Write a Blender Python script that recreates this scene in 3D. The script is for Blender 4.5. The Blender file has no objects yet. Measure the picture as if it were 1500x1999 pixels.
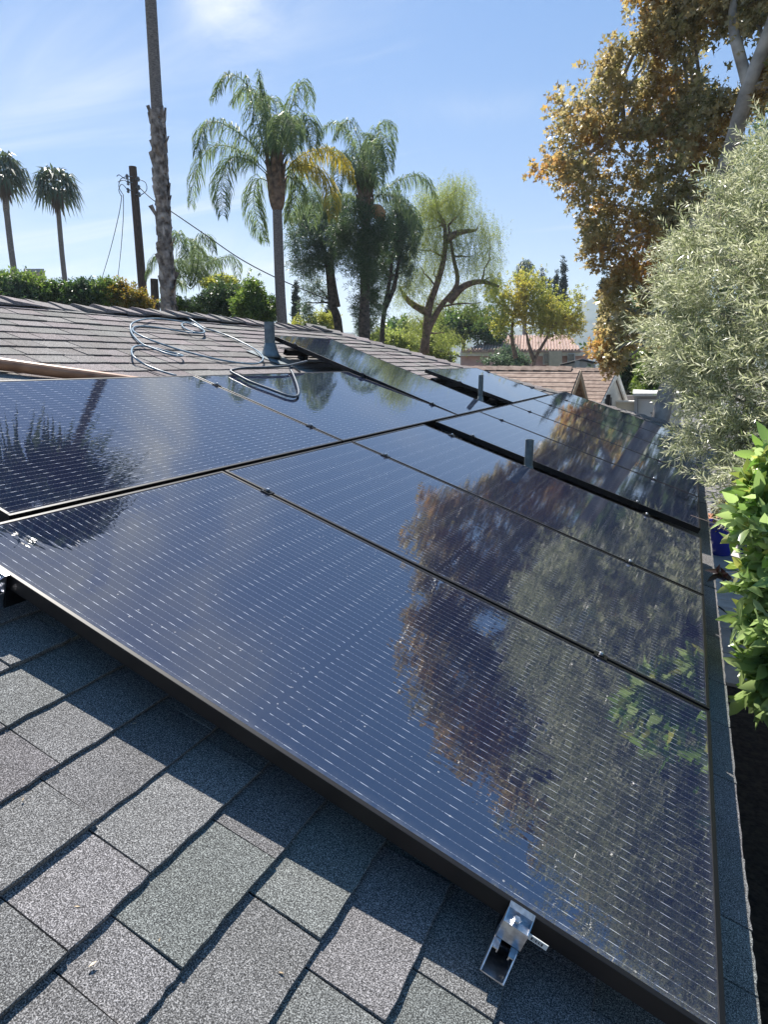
import bpy, math, random
import numpy as np
from mathutils import Vector, Matrix
from math import sin, cos, tan, pi, radians as R

random.seed(7); rng = np.random.default_rng(7)
S = bpy.context.scene; COL = S.collection

# ------------------------------------------------------------------ camera
PITCH, YAW, SL = R(13.2735), R(25.3042), R(18.5585)
CAM = Vector((1.6048, -0.88506, 0.40512))
FPX = 1239.88                                   # focal length for a 1500 px wide picture
cd = bpy.data.cameras.new('camera'); cam = bpy.data.objects.new('camera', cd); COL.objects.link(cam)
cam.location = CAM; cam.rotation_euler = (pi/2 - PITCH, 0, YAW)
cd.sensor_fit = 'HORIZONTAL'; cd.sensor_width = 36; cd.lens = 36*FPX/1500
cd.clip_start = 0.05; cd.clip_end = 8000
S.camera = cam

# ------------------------------------------------------------------ light, sky, exposure
SUN_EL, SUN_AZ = R(54.5), R(-44)                  # azimuth from +Y towards +X
S.view_settings.view_transform = 'Standard'; S.view_settings.look = 'None'
S.view_settings.gamma = 1; S.view_settings.use_curve_mapping = False
S.view_settings.exposure = 1.15
sd = bpy.data.lights.new('sun', 'SUN'); sun = bpy.data.objects.new('sun', sd); COL.objects.link(sun)
sd.energy = 4.3; sd.angle = R(0.53); sd.color = (1.0, 0.95, 0.88)
sdir = Vector((cos(SUN_EL)*sin(SUN_AZ), cos(SUN_EL)*cos(SUN_AZ), sin(SUN_EL)))
sun.rotation_euler = sdir.to_track_quat('Z', 'Y').to_euler(); sun.location = (0, 0, 30)

W = bpy.data.worlds.new('World'); S.world = W; W.use_nodes = True
nt = W.node_tree; N = nt.nodes; LK = nt.links; N.clear()
def nd(tree, typ, **kw):
    n = tree.nodes.new(typ)
    for k, v in kw.items():
        if k.startswith('i_'):
            n.inputs[k[2:]].default_value = v
        else: setattr(n, k, v)
    return n
sky = nd(nt, 'ShaderNodeTexSky', sky_type='NISHITA', sun_disc=False, sun_elevation=SUN_EL, sun_rotation=SUN_AZ,
         altitude=200, air_density=1.0, dust_density=0.15, ozone_density=3.0)
bg = nd(nt, 'ShaderNodeBackground'); bg.inputs['Strength'].default_value = 0.15
wo = nd(nt, 'ShaderNodeOutputWorld')
tc = nd(nt, 'ShaderNodeTexCoord')
sep = nd(nt, 'ShaderNodeSeparateXYZ'); LK.new(tc.outputs['Generated'], sep.inputs[0])
def wmath(op, a, b=None, c=None, clamp=False):
    n = nd(nt, 'ShaderNodeMath', operation=op, use_clamp=clamp)
    for i, v in enumerate((a, b, c)):
        if v is None: continue
        if isinstance(v, (int, float)): n.inputs[i].default_value = v
        else: LK.new(v, n.inputs[i])
    return n.outputs[0]
zc = wmath('MAXIMUM', sep.outputs[2], 0.02)
zd = wmath('ADD', zc, 0.10)
px_ = wmath('DIVIDE', sep.outputs[0], zd); py_ = wmath('DIVIDE', sep.outputs[1], zd)
comb = nd(nt, 'ShaderNodeCombineXYZ'); LK.new(px_, comb.inputs[0]); LK.new(py_, comb.inputs[1])
mp = nd(nt, 'ShaderNodeMapping'); LK.new(comb.outputs[0], mp.inputs[0])
mp.inputs['Rotation'].default_value = (0, 0, R(-52)); mp.inputs['Scale'].default_value = (0.55, 2.1, 1)
mp.inputs['Location'].default_value = (3.1, 1.7, 0)
n1 = nd(nt, 'ShaderNodeTexNoise'); n1.inputs['Scale'].default_value = 0.9; n1.inputs['Detail'].default_value = 9
n1.inputs['Roughness'].default_value = 0.56; n1.inputs['Distortion'].default_value = 0.8; LK.new(mp.outputs[0], n1.inputs['Vector'])
n2 = nd(nt, 'ShaderNodeTexNoise'); n2.inputs['Scale'].default_value = 0.45; n2.inputs['Detail'].default_value = 2
LK.new(comb.outputs[0], n2.inputs['Vector'])
# thin cirrus, more of it on the western (left) half of the sky
west = wmath('MULTIPLY_ADD', sep.outputs[0], -0.30, -0.03)
dens = wmath('ADD', wmath('ADD', n1.outputs[0], wmath('MULTIPLY', n2.outputs[0], 0.35)), west)
mr = nd(nt, 'ShaderNodeMapRange'); LK.new(dens, mr.inputs[0]); mr.interpolation_type = 'SMOOTHSTEP'
mr.inputs[1].default_value = 0.78; mr.inputs[2].default_value = 1.18; mr.inputs[3].default_value = 0.0; mr.inputs[4].default_value = 0.75
# one thicker wisp, fixed in the sky by its direction
def wisp(az, el, sa, se, amp):
    d = Vector((cos(R(el))*sin(R(az)), cos(R(el))*cos(R(az)), sin(R(el))))
    e1 = Vector((cos(R(az)), -sin(R(az)), 0)); e2 = d.cross(e1)
    def dot(v):
        n = nd(nt, 'ShaderNodeVectorMath', operation='DOT_PRODUCT'); LK.new(tc.outputs['Generated'], n.inputs[0])
        n.inputs[1].default_value = v; return n.outputs['Value']
    a = wmath('DIVIDE', dot(e1), sin(R(sa))); b = wmath('DIVIDE', dot(e2), sin(R(se)))
    r2 = wmath('ADD', wmath('MULTIPLY', a, a), wmath('MULTIPLY', b, b))
    g = wmath('EXPONENT', wmath('MULTIPLY', r2, -1.0))
    f = wmath('GREATER_THAN', dot(d), 0.0)
    g = wmath('MULTIPLY', wmath('MULTIPLY', g, f), amp)
    return wmath('MULTIPLY', g, wmath('MULTIPLY_ADD', n3.outputs[0], 2.6, -0.75, clamp=True))
n3 = nd(nt, 'ShaderNodeTexNoise'); n3.inputs['Scale'].default_value = 9; n3.inputs['Detail'].default_value = 8
n3.inputs['Roughness'].default_value = 0.62; n3.inputs['Distortion'].default_value = 0.6
LK.new(tc.outputs['Generated'], n3.inputs['Vector'])
cl = mr.outputs[0]
for a in [(-37.5, 25.5, 2.6, 3.2, 1.1), (-39.5, 8.3, 6, 2.0, 0.9), (-18, 19.0, 5, 1.0, 0.25), (-31, 6, 7, 1.2, 0.4), (-34.5, 35, 3.2, 9, 1.3), (-40, 45, 6, 4, 1.1), (-17, 45, 5, 4, 0.8), (-24, 37, 2.2, 7, 0.7)]:
    cl = wmath('ADD', cl, wisp(*a), clamp=True)
cmix = nd(nt, 'ShaderNodeMix', data_type='RGBA'); LK.new(cl, cmix.inputs[0])
hsv = nd(nt, 'ShaderNodeHueSaturation'); hsv.inputs['Saturation'].default_value = 1.40; hsv.inputs['Hue'].default_value = .522; LK.new(sky.outputs[0], hsv.inputs['Color']); gm = nd(nt, 'ShaderNodeGamma'); gm.inputs[1].default_value = 0.50; LK.new(hsv.outputs[0], gm.inputs[0]); LK.new(gm.outputs[0], cmix.inputs[6]); cmix.inputs[7].default_value = (2.7, 2.85, 3.0, 1)
LK.new(cmix.outputs[2], bg.inputs['Color']); LK.new(bg.outputs[0], wo.inputs[0])

# ------------------------------------------------------------------ frames of reference
FW = Vector((-sin(YAW)*cos(PITCH), cos(YAW)*cos(PITCH), -sin(PITCH)))
RT = Vector((cos(YAW), sin(YAW), 0)); UP = RT.cross(FW)
def ray(x, y): return FW + (x-750)/FPX*RT - (y-999.5)/FPX*UP
def at(x, y, D):                                 # point seen at a photo pixel, D metres away over the ground
    d = ray(x, y); return CAM + d*(D/math.hypot(d.x, d.y))
def ae(az, el, D): return CAM + Vector((sin(R(az))*D, cos(R(az))*D, tan(R(el))*D))
def at_z(x, y, z):
    d = ray(x, y); return CAM + d*((z-CAM.z)/d.z)
NRM = Vector((sin(SL), 0, cos(SL)))
def roof(u, v, h=0.0): return Vector((u*cos(SL) + h*sin(SL), v, -u*sin(SL) + h*cos(SL)))
def roof_px(x, y, h=0.0):
    d = ray(x, y); P = CAM + d*((h - CAM.dot(NRM))/d.dot(NRM))
    return P.x*cos(SL) - P.z*sin(SL), P.y
def roof_mat(u, v, h=0, rz=0): return Matrix.Translation(roof(u, v, h)) @ Matrix.Rotation(SL, 4, 'Y') @ Matrix.Rotation(rz, 4, 'Z')
GZ = -2.75
ROOFH = -0.128

# ------------------------------------------------------------------ materials
def mat(name, color=(.5, .5, .5), rough=.6, metal=0, spec=.5, coat=0, coat_r=.03):
    m = bpy.data.materials.new(name); m.use_nodes = True
    b = m.node_tree.nodes['Principled BSDF']
    b.inputs['Base Color'].default_value = (*color, 1); b.inputs['Roughness'].default_value = rough
    b.inputs['Metallic'].default_value = metal; b.inputs['Specular IOR Level'].default_value = spec
    b.inputs['Coat Weight'].default_value = coat; b.inputs['Coat Roughness'].default_value = coat_r
    return m
def noisy(m, c1, c2, scale, detail=4, bump=0, bscale=None, coords='Position', lo=.35, hi=.65, stretch=None, rand=0.0, dist=.01):
    t = m.node_tree; b = t.nodes['Principled BSDF']; L = t.links
    if coords == 'Position':
        src = nd(t, 'ShaderNodeNewGeometry').outputs['Position']
    else: src = nd(t, 'ShaderNodeTexCoord').outputs['Object']
    if stretch:
        q = nd(t, 'ShaderNodeMapping'); q.inputs['Scale'].default_value = stretch; L.new(src, q.inputs[0]); src = q.outputs[0]
    n = nd(t, 'ShaderNodeTexNoise'); n.inputs['Scale'].default_value = scale; n.inputs['Detail'].default_value = detail
    L.new(src, n.inputs['Vector'])
    r = nd(t, 'ShaderNodeMapRange'); L.new(n.outputs[0], r.inputs[0]); r.inputs[1].default_value = lo; r.inputs[2].default_value = hi
    mx = nd(t, 'ShaderNodeMix', data_type='RGBA'); L.new(r.outputs[0], mx.inputs[0])
    mx.inputs[6].default_value = (*c1, 1); mx.inputs[7].default_value = (*c2, 1)
    out = mx.outputs[2]
    if rand:
        oi = nd(t, 'ShaderNodeObjectInfo'); gi = nd(t, 'ShaderNodeNewGeometry')
        ad = nd(t, 'ShaderNodeMath', operation='ADD'); L.new(oi.outputs['Random'], ad.inputs[0]); L.new(gi.outputs['Random Per Island'], ad.inputs[1])
        fr = nd(t, 'ShaderNodeMath', operation='FRACT'); L.new(ad.outputs[0], fr.inputs[0])
        mr = nd(t, 'ShaderNodeMapRange'); L.new(fr.outputs[0], mr.inputs[0]); mr.inputs[3].default_value = 1-rand; mr.inputs[4].default_value = 1+rand
        hs = nd(t, 'ShaderNodeHueSaturation'); L.new(out, hs.inputs['Color']); L.new(mr.outputs[0], hs.inputs['Value']); out = hs.outputs[0]
    L.new(out, b.inputs['Base Color'])
    if bump:
        n2 = n
        if bscale:
            n2 = nd(t, 'ShaderNodeTexNoise'); n2.inputs['Scale'].default_value = bscale; n2.inputs['Detail'].default_value = 3; L.new(src, n2.inputs['Vector'])
        bp = nd(t, 'ShaderNodeBump'); bp.inputs['Strength'].default_value = bump; bp.inputs['Distance'].default_value = dist
        L.new(n2.outputs[0], bp.inputs['Height']); L.new(bp.outputs[0], b.inputs['Normal'])
    return m

def shingle_mat(name, dark, mid, light, tint, gran=470, rand=.15):
    m = mat(name, rough=.92, spec=.25); t = m.node_tree; b = t.nodes['Principled BSDF']; L = t.links
    g = nd(t, 'ShaderNodeNewGeometry'); pos = g.outputs['Position']
    v = nd(t, 'ShaderNodeTexNoise'); v.inputs['Scale'].default_value = gran; v.inputs['Detail'].default_value = 2.5; v.inputs['Roughness'].default_value = .7
    L.new(pos, v.inputs['Vector'])
    cr = nd(t, 'ShaderNodeValToRGB'); L.new(v.outputs[0], cr.inputs[0]); e = cr.color_ramp.elements
    e[0].position = .36; e[0].color = (*dark, 1); e[1].position = .66; e[1].color = (*light, 1)
    k = e.new(.5); k.color = (*mid, 1)
    # hue drift from shingle to shingle and soft weathering blotches
    oi = nd(t, 'ShaderNodeObjectInfo')
    ad = nd(t, 'ShaderNodeMath', operation='ADD'); L.new(oi.outputs['Random'], ad.inputs[0]); L.new(g.outputs['Random Per Island'], ad.inputs[1])
    fr = nd(t, 'ShaderNodeMath', operation='FRACT'); L.new(ad.outputs[0], fr.inputs[0])
    n2 = nd(t, 'ShaderNodeTexNoise'); n2.inputs['Scale'].default_value = 5.5; n2.inputs['Detail'].default_value = 4; L.new(pos, n2.inputs['Vector'])
    tr = nd(t, 'ShaderNodeMapRange'); L.new(n2.outputs[0], tr.inputs[0]); tr.inputs[1].default_value = .35; tr.inputs[2].default_value = .7; tr.inputs[4].default_value = .75
    mx = nd(t, 'ShaderNodeMix', data_type='RGBA', blend_type='MULTIPLY'); L.new(tr.outputs[0], mx.inputs[0]); L.new(cr.outputs[0], mx.inputs[6]); mx.inputs[7].default_value = (*tint, 1)
    mr = nd(t, 'ShaderNodeMapRange'); L.new(fr.outputs[0], mr.inputs[0]); mr.inputs[3].default_value = 1-rand; mr.inputs[4].default_value = 1+rand
    f2 = nd(t, 'ShaderNodeMath', operation='MULTIPLY'); L.new(fr.outputs[0], f2.inputs[0]); f2.inputs[1].default_value = 7.31
    f3 = nd(t, 'ShaderNodeMath', operation='FRACT'); L.new(f2.outputs[0], f3.inputs[0])
    cr2 = nd(t, 'ShaderNodeValToRGB'); L.new(f3.outputs[0], cr2.inputs[0]); e = cr2.color_ramp.elements
    e[0].color = (.94, 1.0, .96, 1); e[1].color = (1.03, .97, 1.0, 1)
    m2 = nd(t, 'ShaderNodeMix', data_type='RGBA', blend_type='MULTIPLY'); m2.inputs[0].default_value = 1; L.new(mx.outputs[2], m2.inputs[6]); L.new(cr2.outputs[0], m2.inputs[7])
    hs = nd(t, 'ShaderNodeHueSaturation'); L.new(m2.outputs[2], hs.inputs['Color']); L.new(mr.outputs[0], hs.inputs['Value'])
    L.new(hs.outputs[0], b.inputs['Base Color'])
    bp = nd(t, 'ShaderNodeBump'); bp.inputs['Strength'].default_value = .85; bp.inputs['Distance'].default_value = .0022
    L.new(v.outputs[0], bp.inputs['Height']); L.new(bp.outputs[0], b.inputs['Normal'])
    return m

def leaf_mat(name, cols, trans=.45, rough=.45, patch=None, pscale=.8, spec=.5, sat=1):
    """cols: colours picked at random leaf by leaf; patch: second set, taken over in drifts through the crown"""
    m = mat(name, rough=rough, spec=spec); t = m.node_tree; b = t.nodes['Principled BSDF']; L = t.links
    g = nd(t, 'ShaderNodeNewGeometry')
    def ramp(cs):
        r = nd(t, 'ShaderNodeValToRGB'); r.color_ramp.interpolation = 'LINEAR'; L.new(g.outputs['Random Per Island'], r.inputs[0])
        e = r.color_ramp.elements; e[0].color = (*cs[0], 1); e[1].color = (*cs[-1], 1)
        for i, c in enumerate(cs[1:-1]): k = e.new((i+1)/(len(cs)-1)); k.color = (*c, 1)
        return r.outputs[0]
    out = ramp(cols)
    if patch:
        n = nd(t, 'ShaderNodeTexNoise'); n.inputs['Scale'].default_value = pscale; n.inputs['Detail'].default_value = 3; L.new(g.outputs['Position'], n.inputs['Vector'])
        r = nd(t, 'ShaderNodeMapRange'); L.new(n.outputs[0], r.inputs[0]); r.inputs[1].default_value = .45; r.inputs[2].default_value = .63
        mx = nd(t, 'ShaderNodeMix', data_type='RGBA'); L.new(r.outputs[0], mx.inputs[0]); L.new(out, mx.inputs[6]); L.new(ramp(patch), mx.inputs[7]); out = mx.outputs[2]
    L.new(out, b.inputs['Base Color'])
    tr = nd(t, 'ShaderNodeBsdfTranslucent'); hs = nd(t, 'ShaderNodeHueSaturation'); L.new(out, hs.inputs['Color']); hs.inputs['Value'].default_value = 2.2; hs.inputs['Saturation'].default_value = 1.05*sat
    L.new(hs.outputs[0], tr.inputs[0])
    ms = nd(t, 'ShaderNodeMixShader'); ms.inputs[0].default_value = trans
    L.new(b.outputs[0], ms.inputs[1]); L.new(tr.outputs[0], ms.inputs[2])
    L.new(ms.outputs[0], t.nodes['Material Output'].inputs[0])
    return m

# ------------------------------------------------------------------ mesh helpers
def mesh_np(name, V, F, m=None, smooth=False):
    V = np.asarray(V, dtype=np.float32).reshape(-1, 3)
    me = bpy.data.meshes.new(name)
    if isinstance(F, np.ndarray):
        k = F.shape[1]; me.vertices.add(len(V)); me.vertices.foreach_set('co', V.ravel())
        me.loops.add(F.size); me.loops.foreach_set('vertex_index', F.ravel().astype(np.int32))
        me.polygons.add(len(F)); me.polygons.foreach_set('loop_start', np.arange(0, F.size, k, dtype=np.int32))
        me.polygons.foreach_set('loop_total', np.full(len(F), k, dtype=np.int32)) if bpy.app.version < (4, 1, 0) else None
        me.update(calc_edges=True)
    else:
        me.from_pydata([tuple(v) for v in V.tolist()], [], F); me.update()
    if m: me.materials.append(m)
    if smooth: me.polygons.foreach_set('use_smooth', np.ones(len(me.polygons), dtype=bool))
    return me
class MB:
    def __init__(s): s.v = []; s.f = []
    def add(s, V, F):
        o = len(s.v); s.v += [tuple(v) for v in V]; s.f += [tuple(i+o for i in f) for f in F]; return s
    def box(s, a, b, M=None, taper=None):
        x0, y0, z0 = a; x1, y1, z1 = b
        V = [Vector(p) for p in [(x0,y0,z0),(x1,y0,z0),(x1,y1,z0),(x0,y1,z0),(x0,y0,z1),(x1,y0,z1),(x1,y1,z1),(x0,y1,z1)]]
        if M: V = [M @ v for v in V]
        return s.add(V, [(0,3,2,1),(4,5,6,7),(0,1,5,4),(1,2,6,5),(2,3,7,6),(3,0,4,7)])
    def poly(s, pts): return s.add(pts, [tuple(range(len(pts)))])
    def prism(s, pts, d):                         # polygon extruded by vector d
        n = len(pts); d = Vector(d); P = [Vector(p) for p in pts]
        F = [tuple(range(n))[::-1], tuple(range(n, 2*n))] + [(i, (i+1) % n, (i+1) % n + n, i+n) for i in range(n)]
        return s.add(P + [p+d for p in P], F)
    def tube(s, pts, r, n=8, cap=True):
        pts = [Vector(p) for p in pts]; rr = r if isinstance(r, (list, tuple)) else [r]*len(pts)
        V = []; ref = None
        for i, p in enumerate(pts):
            t = (pts[min(i+1, len(pts)-1)] - pts[max(i-1, 0)])
            t = t.normalized() if t.length > 1e-9 else Vector((0, 0, 1))
            if ref is None: ref = Vector((1, 0, 0)) if abs(t.x) < .8 else Vector((0, 1, 0))
            a = (ref - t*ref.dot(t)).normalized(); ref = a; b = t.cross(a)
            V += [p + (a*cos(2*pi*k/n) + b*sin(2*pi*k/n))*rr[i] for k in range(n)]
        F = [(i*n+k, i*n+(k+1) % n, (i+1)*n+(k+1) % n, (i+1)*n+k) for i in range(len(pts)-1) for k in range(n)]
        if cap: F += [tuple(range(n))[::-1], tuple(range((len(pts)-1)*n, len(pts)*n))]
        return s.add(V, F)
    def lathe(s, prof, n=20, M=None):             # prof: (r, z)
        V = [Vector((r*cos(2*pi*k/n), r*sin(2*pi*k/n), z)) for r, z in prof for k in range(n)]
        if M: V = [M @ v for v in V]
        F = [(i*n+k, i*n+(k+1) % n, (i+1)*n+(k+1) % n, (i+1)*n+k) for i in range(len(prof)-1) for k in range(n)]
        F += [tuple(range(n))[::-1], tuple(range((len(prof)-1)*n, len(prof)*n))]
        return s.add(V, F)
    def mesh(s, name, m, smooth=False): return mesh_np(name, np.array([tuple(v) for v in s.v]), s.f, m, smooth)
def link(name, me, parent=None, M=None, smooth=False, **props):
    o = bpy.data.objects.new(name, me); COL.objects.link(o)
    if parent: o.parent = parent
    if M is not None: o.matrix_local = M
    for k, v in props.items(): o[k] = v
    return o
def build(name, mb, m, parent=None, M=None, smooth=False, **props):
    return link(name, mb.mesh(name, m, smooth), parent, M, **props)
def thing(name, label, cat, M=None, group=None):
    o = bpy.data.objects.new(name, None); COL.objects.link(o); o.empty_display_size = .1
    if M is not None: o.matrix_world = M if isinstance(M, Matrix) else Matrix.Translation(M)
    o['label'] = label; o['category'] = cat
    if group: o['group'] = group
    return o
def copy_thing(src, M, label):
    c = src.copy(); COL.objects.link(c); c.matrix_world = M; c['label'] = label
    for ch in src.children:
        d = ch.copy(); COL.objects.link(d); d.parent = c
        for g in ch.children:
            e = g.copy(); COL.objects.link(e); e.parent = d
    return c
def spline(pts, k=6):
    P = [Vector(p) for p in pts]; out = []
    for i in range(len(P)-1):
        a, b, c, d = P[max(i-1, 0)], P[i], P[i+1], P[min(i+2, len(P)-1)]
        for j in range(k):
            t = j/k
            out.append(.5*((2*b) + (c-a)*t + (2*a-5*b+4*c-d)*t*t + (3*b-a-3*c+d)*t**3))
    return out + [P[-1]]

# ------------------------------------------------------------------ material set
M_SH = shingle_mat('grey_asphalt_shingle', (.026, .026, .0265), (.125, .124, .122), (.48, .475, .465), (.80, .80, .78))
M_SHF = shingle_mat('upper_asphalt_shingle', (.07, .066, .066), (.19, .175, .17), (.42, .39, .38), (.88, .84, .82), gran=200, rand=.16)
M_DARK = mat('dark_underlay', (.012, .012, .014), .9)
M_FRAME = mat('black_anodised_aluminium', (.003, .003, .004), .45, spec=.3, coat=.12, coat_r=.25)
M_STEEL = noisy(mat('galvanised_steel', (.5, .5, .52), .3, metal=1), (.42, .43, .46), (.66, .67, .7), 90, bump=.05)
M_BLKM = mat('black_metal', (.02, .02, .022), .35, metal=.6)
M_PIPE = noisy(mat('grey_vent_pipe', (.12, .15, .16), .6), (.075, .10, .115), (.16, .19, .20), 24, bump=.15)
M_FLASH = noisy(mat('lead_flashing', (.2, .22, .24), .5, metal=.3), (.09, .12, .135), (.2, .23, .24), 14, bump=.2)
M_HOSE = noisy(mat('blue_rubber_hose', (.18, .3, .38), .35), (.08, .14, .19), (.2, .3, .37), 30)
M_HOSE_BACKLIT = noisy(mat('backlit_rubber_hose', (.03, .05, .08), .45), (.02, .035, .06), (.06, .085, .11), 40)  # same blue hose, painted dark to stand for its backlit side
M_POLE = noisy(mat('brown_pole', (.4, .2, .11), .4), (.27, .125, .065), (.44, .22, .12), 8, stretch=(3, 1, 3))
M_BARKD = noisy(mat('dark_bark', (.06, .05, .04), .9), (.03, .025, .022), (.12, .09, .07), 9, bump=.6, dist=.03)
M_BARKB = noisy(mat('brown_bark', (.2, .13, .1), .9), (.10, .065, .05), (.27, .18, .13), 7, bump=.6, dist=.03)
M_BARKG = noisy(mat('grey_pink_bark', (.3, .26, .25), .85), (.13, .11, .11), (.42, .37, .36), 9, bump=.6, dist=.03)
M_PALM = noisy(mat('palm_trunk', (.2, .17, .15), .9), (.11, .09, .085), (.28, .235, .21), 16, bump=.5, dist=.02, stretch=(1, 1, 4))
M_BOOT = noisy(mat('old_leaf_bases', (.25, .19, .16), .9), (.10, .07, .055), (.40, .33, .29), 6, rand=.35, bump=.4, dist=.02)
M_SYCB = noisy(mat('mottled_sycamore_bark', (.4, .38, .35), .8), (.17, .16, .15), (.48, .45, .42), 3.5, bump=.35, dist=.02)
M_UPOLE = noisy(mat('weathered_utility_pole', (.1, .06, .05), .9), (.035, .025, .022), (.13, .075, .055), 12, stretch=(6, 6, .5), bump=.4)
M_WIRE = mat('wire_black', (.03, .04, .04), .5)

def cell_mat():
    m = mat('solar_cell_glass', (.012, .014, .02), .7, spec=0.0, coat=1, coat_r=.012); t = m.node_tree; L = t.links
    b = t.nodes['Principled BSDF']; b.inputs['Coat IOR'].default_value = 2.35
    o = nd(t, 'ShaderNodeTexCoord').outputs['Object']; sp = nd(t, 'ShaderNodeSeparateXYZ'); L.new(o, sp.inputs[0])
    def mth(op, a, b_=None, c=None, clamp=False):
        n = nd(t, 'ShaderNodeMath', operation=op, use_clamp=clamp)
        for i, v in enumerate((a, b_, c)):
            if v is None: continue
            if isinstance(v, (int, float)): n.inputs[i].default_value = v
            else: L.new(v, n.inputs[i])
        return n.outputs[0]
    X, Y = sp.outputs[0], sp.outputs[1]            # local, origin at the panel's centre
    BP, CP = .0252, .0812
    fy = mth('ABSOLUTE', mth('SUBTRACT', mth('FRACT', mth('ADD', mth('DIVIDE', Y, BP), 100.0)), .5))
    fy = mth('MULTIPLY', fy, BP)                    # metres from the ribbon's middle
    ax = mth('SUBTRACT', mth('ABSOLUTE', X), .0075)  # distance past the half-cut gap
    cx = mth('FRACT', mth('ADD', mth('DIVIDE', ax, CP), 100.0))
    cgap = mth('MINIMUM', cx, mth('SUBTRACT', 1.0, cx))          # 0 at a cell boundary
    cgap = mth('MULTIPLY', cgap, CP)
    dash = mth('LESS_THAN', cgap, .0085)
    line = mth('LESS_THAN', fy, .00028)
    fat = mth('LESS_THAN', fy, .00044)
    px = mth('FRACT', mth('DIVIDE', X, .0116)); dot = mth('LESS_THAN', mth('ABSOLUTE', mth('SUBTRACT', px, .5)), .07)
    inside = mth('MULTIPLY', mth('GREATER_THAN', ax, .001), mth('LESS_THAN', ax, .893+.003))
    iny = mth('LESS_THAN', mth('ABSOLUTE', Y), .494)
    cov = mth('MAXIMUM', mth('MULTIPLY', line, .33), mth('MAXIMUM', mth('MULTIPLY', fat, dash), mth('MULTIPLY', fat, mth('MULTIPLY', dot, .7))))
    cov = mth('MULTIPLY', mth('MULTIPLY', cov, inside), iny)
    # colour: near-black blue cell, a little uneven, silver ribbons on it
    n = nd(t, 'ShaderNodeTexNoise'); n.inputs['Scale'].default_value = 3; L.new(o, n.inputs['Vector'])
    c0 = nd(t, 'ShaderNodeMix', data_type='RGBA'); L.new(n.outputs[0], c0.inputs[0]); c0.inputs[6].default_value = (.006, .012, .033, 1); c0.inputs[7].default_value = (.010, .013, .032, 1)
    mx = nd(t, 'ShaderNodeMix', data_type='RGBA'); L.new(cov, mx.inputs[0]); L.new(c0.outputs[2], mx.inputs[6]); mx.inputs[7].default_value = (.50, .53, .58, 1)
    # dust specks and water marks on the glass
    g = nd(t, 'ShaderNodeNewGeometry')
    vo = nd(t, 'ShaderNodeTexVoronoi'); vo.inputs['Scale'].default_value = 34; L.new(g.outputs['Position'], vo.inputs['Vector'])
    n4 = nd(t, 'ShaderNodeTexNoise'); n4.inputs['Scale'].default_value = 3.2; n4.inputs['Detail'].default_value = 3; L.new(g.outputs['Position'], n4.inputs['Vector'])
    sp_ = mth('MULTIPLY', mth('LESS_THAN', vo.outputs['Distance'], .075), mth('GREATER_THAN', n4.outputs[0], .50))
    n5 = nd(t, 'ShaderNodeTexNoise'); n5.inputs['Scale'].default_value = 60; n5.inputs['Detail'].default_value = 6; n5.inputs['Roughness'].default_value = .7; L.new(g.outputs['Position'], n5.inputs['Vector'])
    film = mth('MULTIPLY', mth('MULTIPLY_ADD', n4.outputs[0], 2.0, -.7, clamp=True), mth('MULTIPLY_ADD', n5.outputs[0], 2.0, -.8, clamp=True))
    bx_ = mth('SUBTRACT', .9138, mth('ABSOLUTE', X)); by_ = mth('SUBTRACT', .502, mth('ABSOLUTE', Y))
    edge = mth('SUBTRACT', 1.0, mth('DIVIDE', mth('MINIMUM', bx_, by_), .035), clamp=True)
    edge = mth('MULTIPLY', mth('MULTIPLY', edge, edge), mth('MULTIPLY_ADD', n5.outputs[0], 2.2, -.75, clamp=True))
    dirt = mth('MAXIMUM', mth('MAXIMUM', mth('MULTIPLY', sp_, .45), mth('MULTIPLY', film, .03)), mth('MULTIPLY', edge, .16))
    m2 = nd(t, 'ShaderNodeMix', data_type='RGBA'); L.new(dirt, m2.inputs[0]); L.new(mx.outputs[2], m2.inputs[6]); m2.inputs[7].default_value = (.5, .48, .44, 1)
    L.new(m2.outputs[2], b.inputs['Base Color'])
    L.new(mth('MULTIPLY', cov, .4), b.inputs['Metallic'])
    cr = nd(t, 'ShaderNodeMapRange'); L.new(n4.outputs[0], cr.inputs[0]); cr.inputs[3].default_value = .003; cr.inputs[4].default_value = .02
    L.new(cr.outputs[0], b.inputs['Coat Roughness'])
    # rolled glass: very slight long waves
    mpn = nd(t, 'ShaderNodeMapping'); mpn.inputs['Scale'].default_value = (14, 60, 1); L.new(o, mpn.inputs[0])
    wv = nd(t, 'ShaderNodeTexNoise'); wv.inputs['Scale'].default_value = 1; wv.inputs['Detail'].default_value = 1; L.new(mpn.outputs[0], wv.inputs['Vector'])
    bp = nd(t, 'ShaderNodeBump'); bp.inputs['Strength'].default_value = .22; bp.inputs['Distance'].default_value = .0006; L.new(wv.outputs[0], bp.inputs['Height'])
    L.new(bp.outputs[0], b.inputs['Coat Normal'])
    return m
M_CELL = cell_mat()

# ------------------------------------------------------------------ ground and far terrain
M_GND = noisy(mat('dry_ground', (.12, .1, .07), .95), (.06, .07, .035), (.17, .14, .10), .6, bump=.3, dist=.05)
link('ground', mesh_np('ground', [(-1200, -60, GZ-.02), (600, -60, GZ-.02), (600, 1200, GZ-.02), (-1200, 1200, GZ-.02)], [(0, 1, 2, 3)], M_GND), kind='structure')

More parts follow.
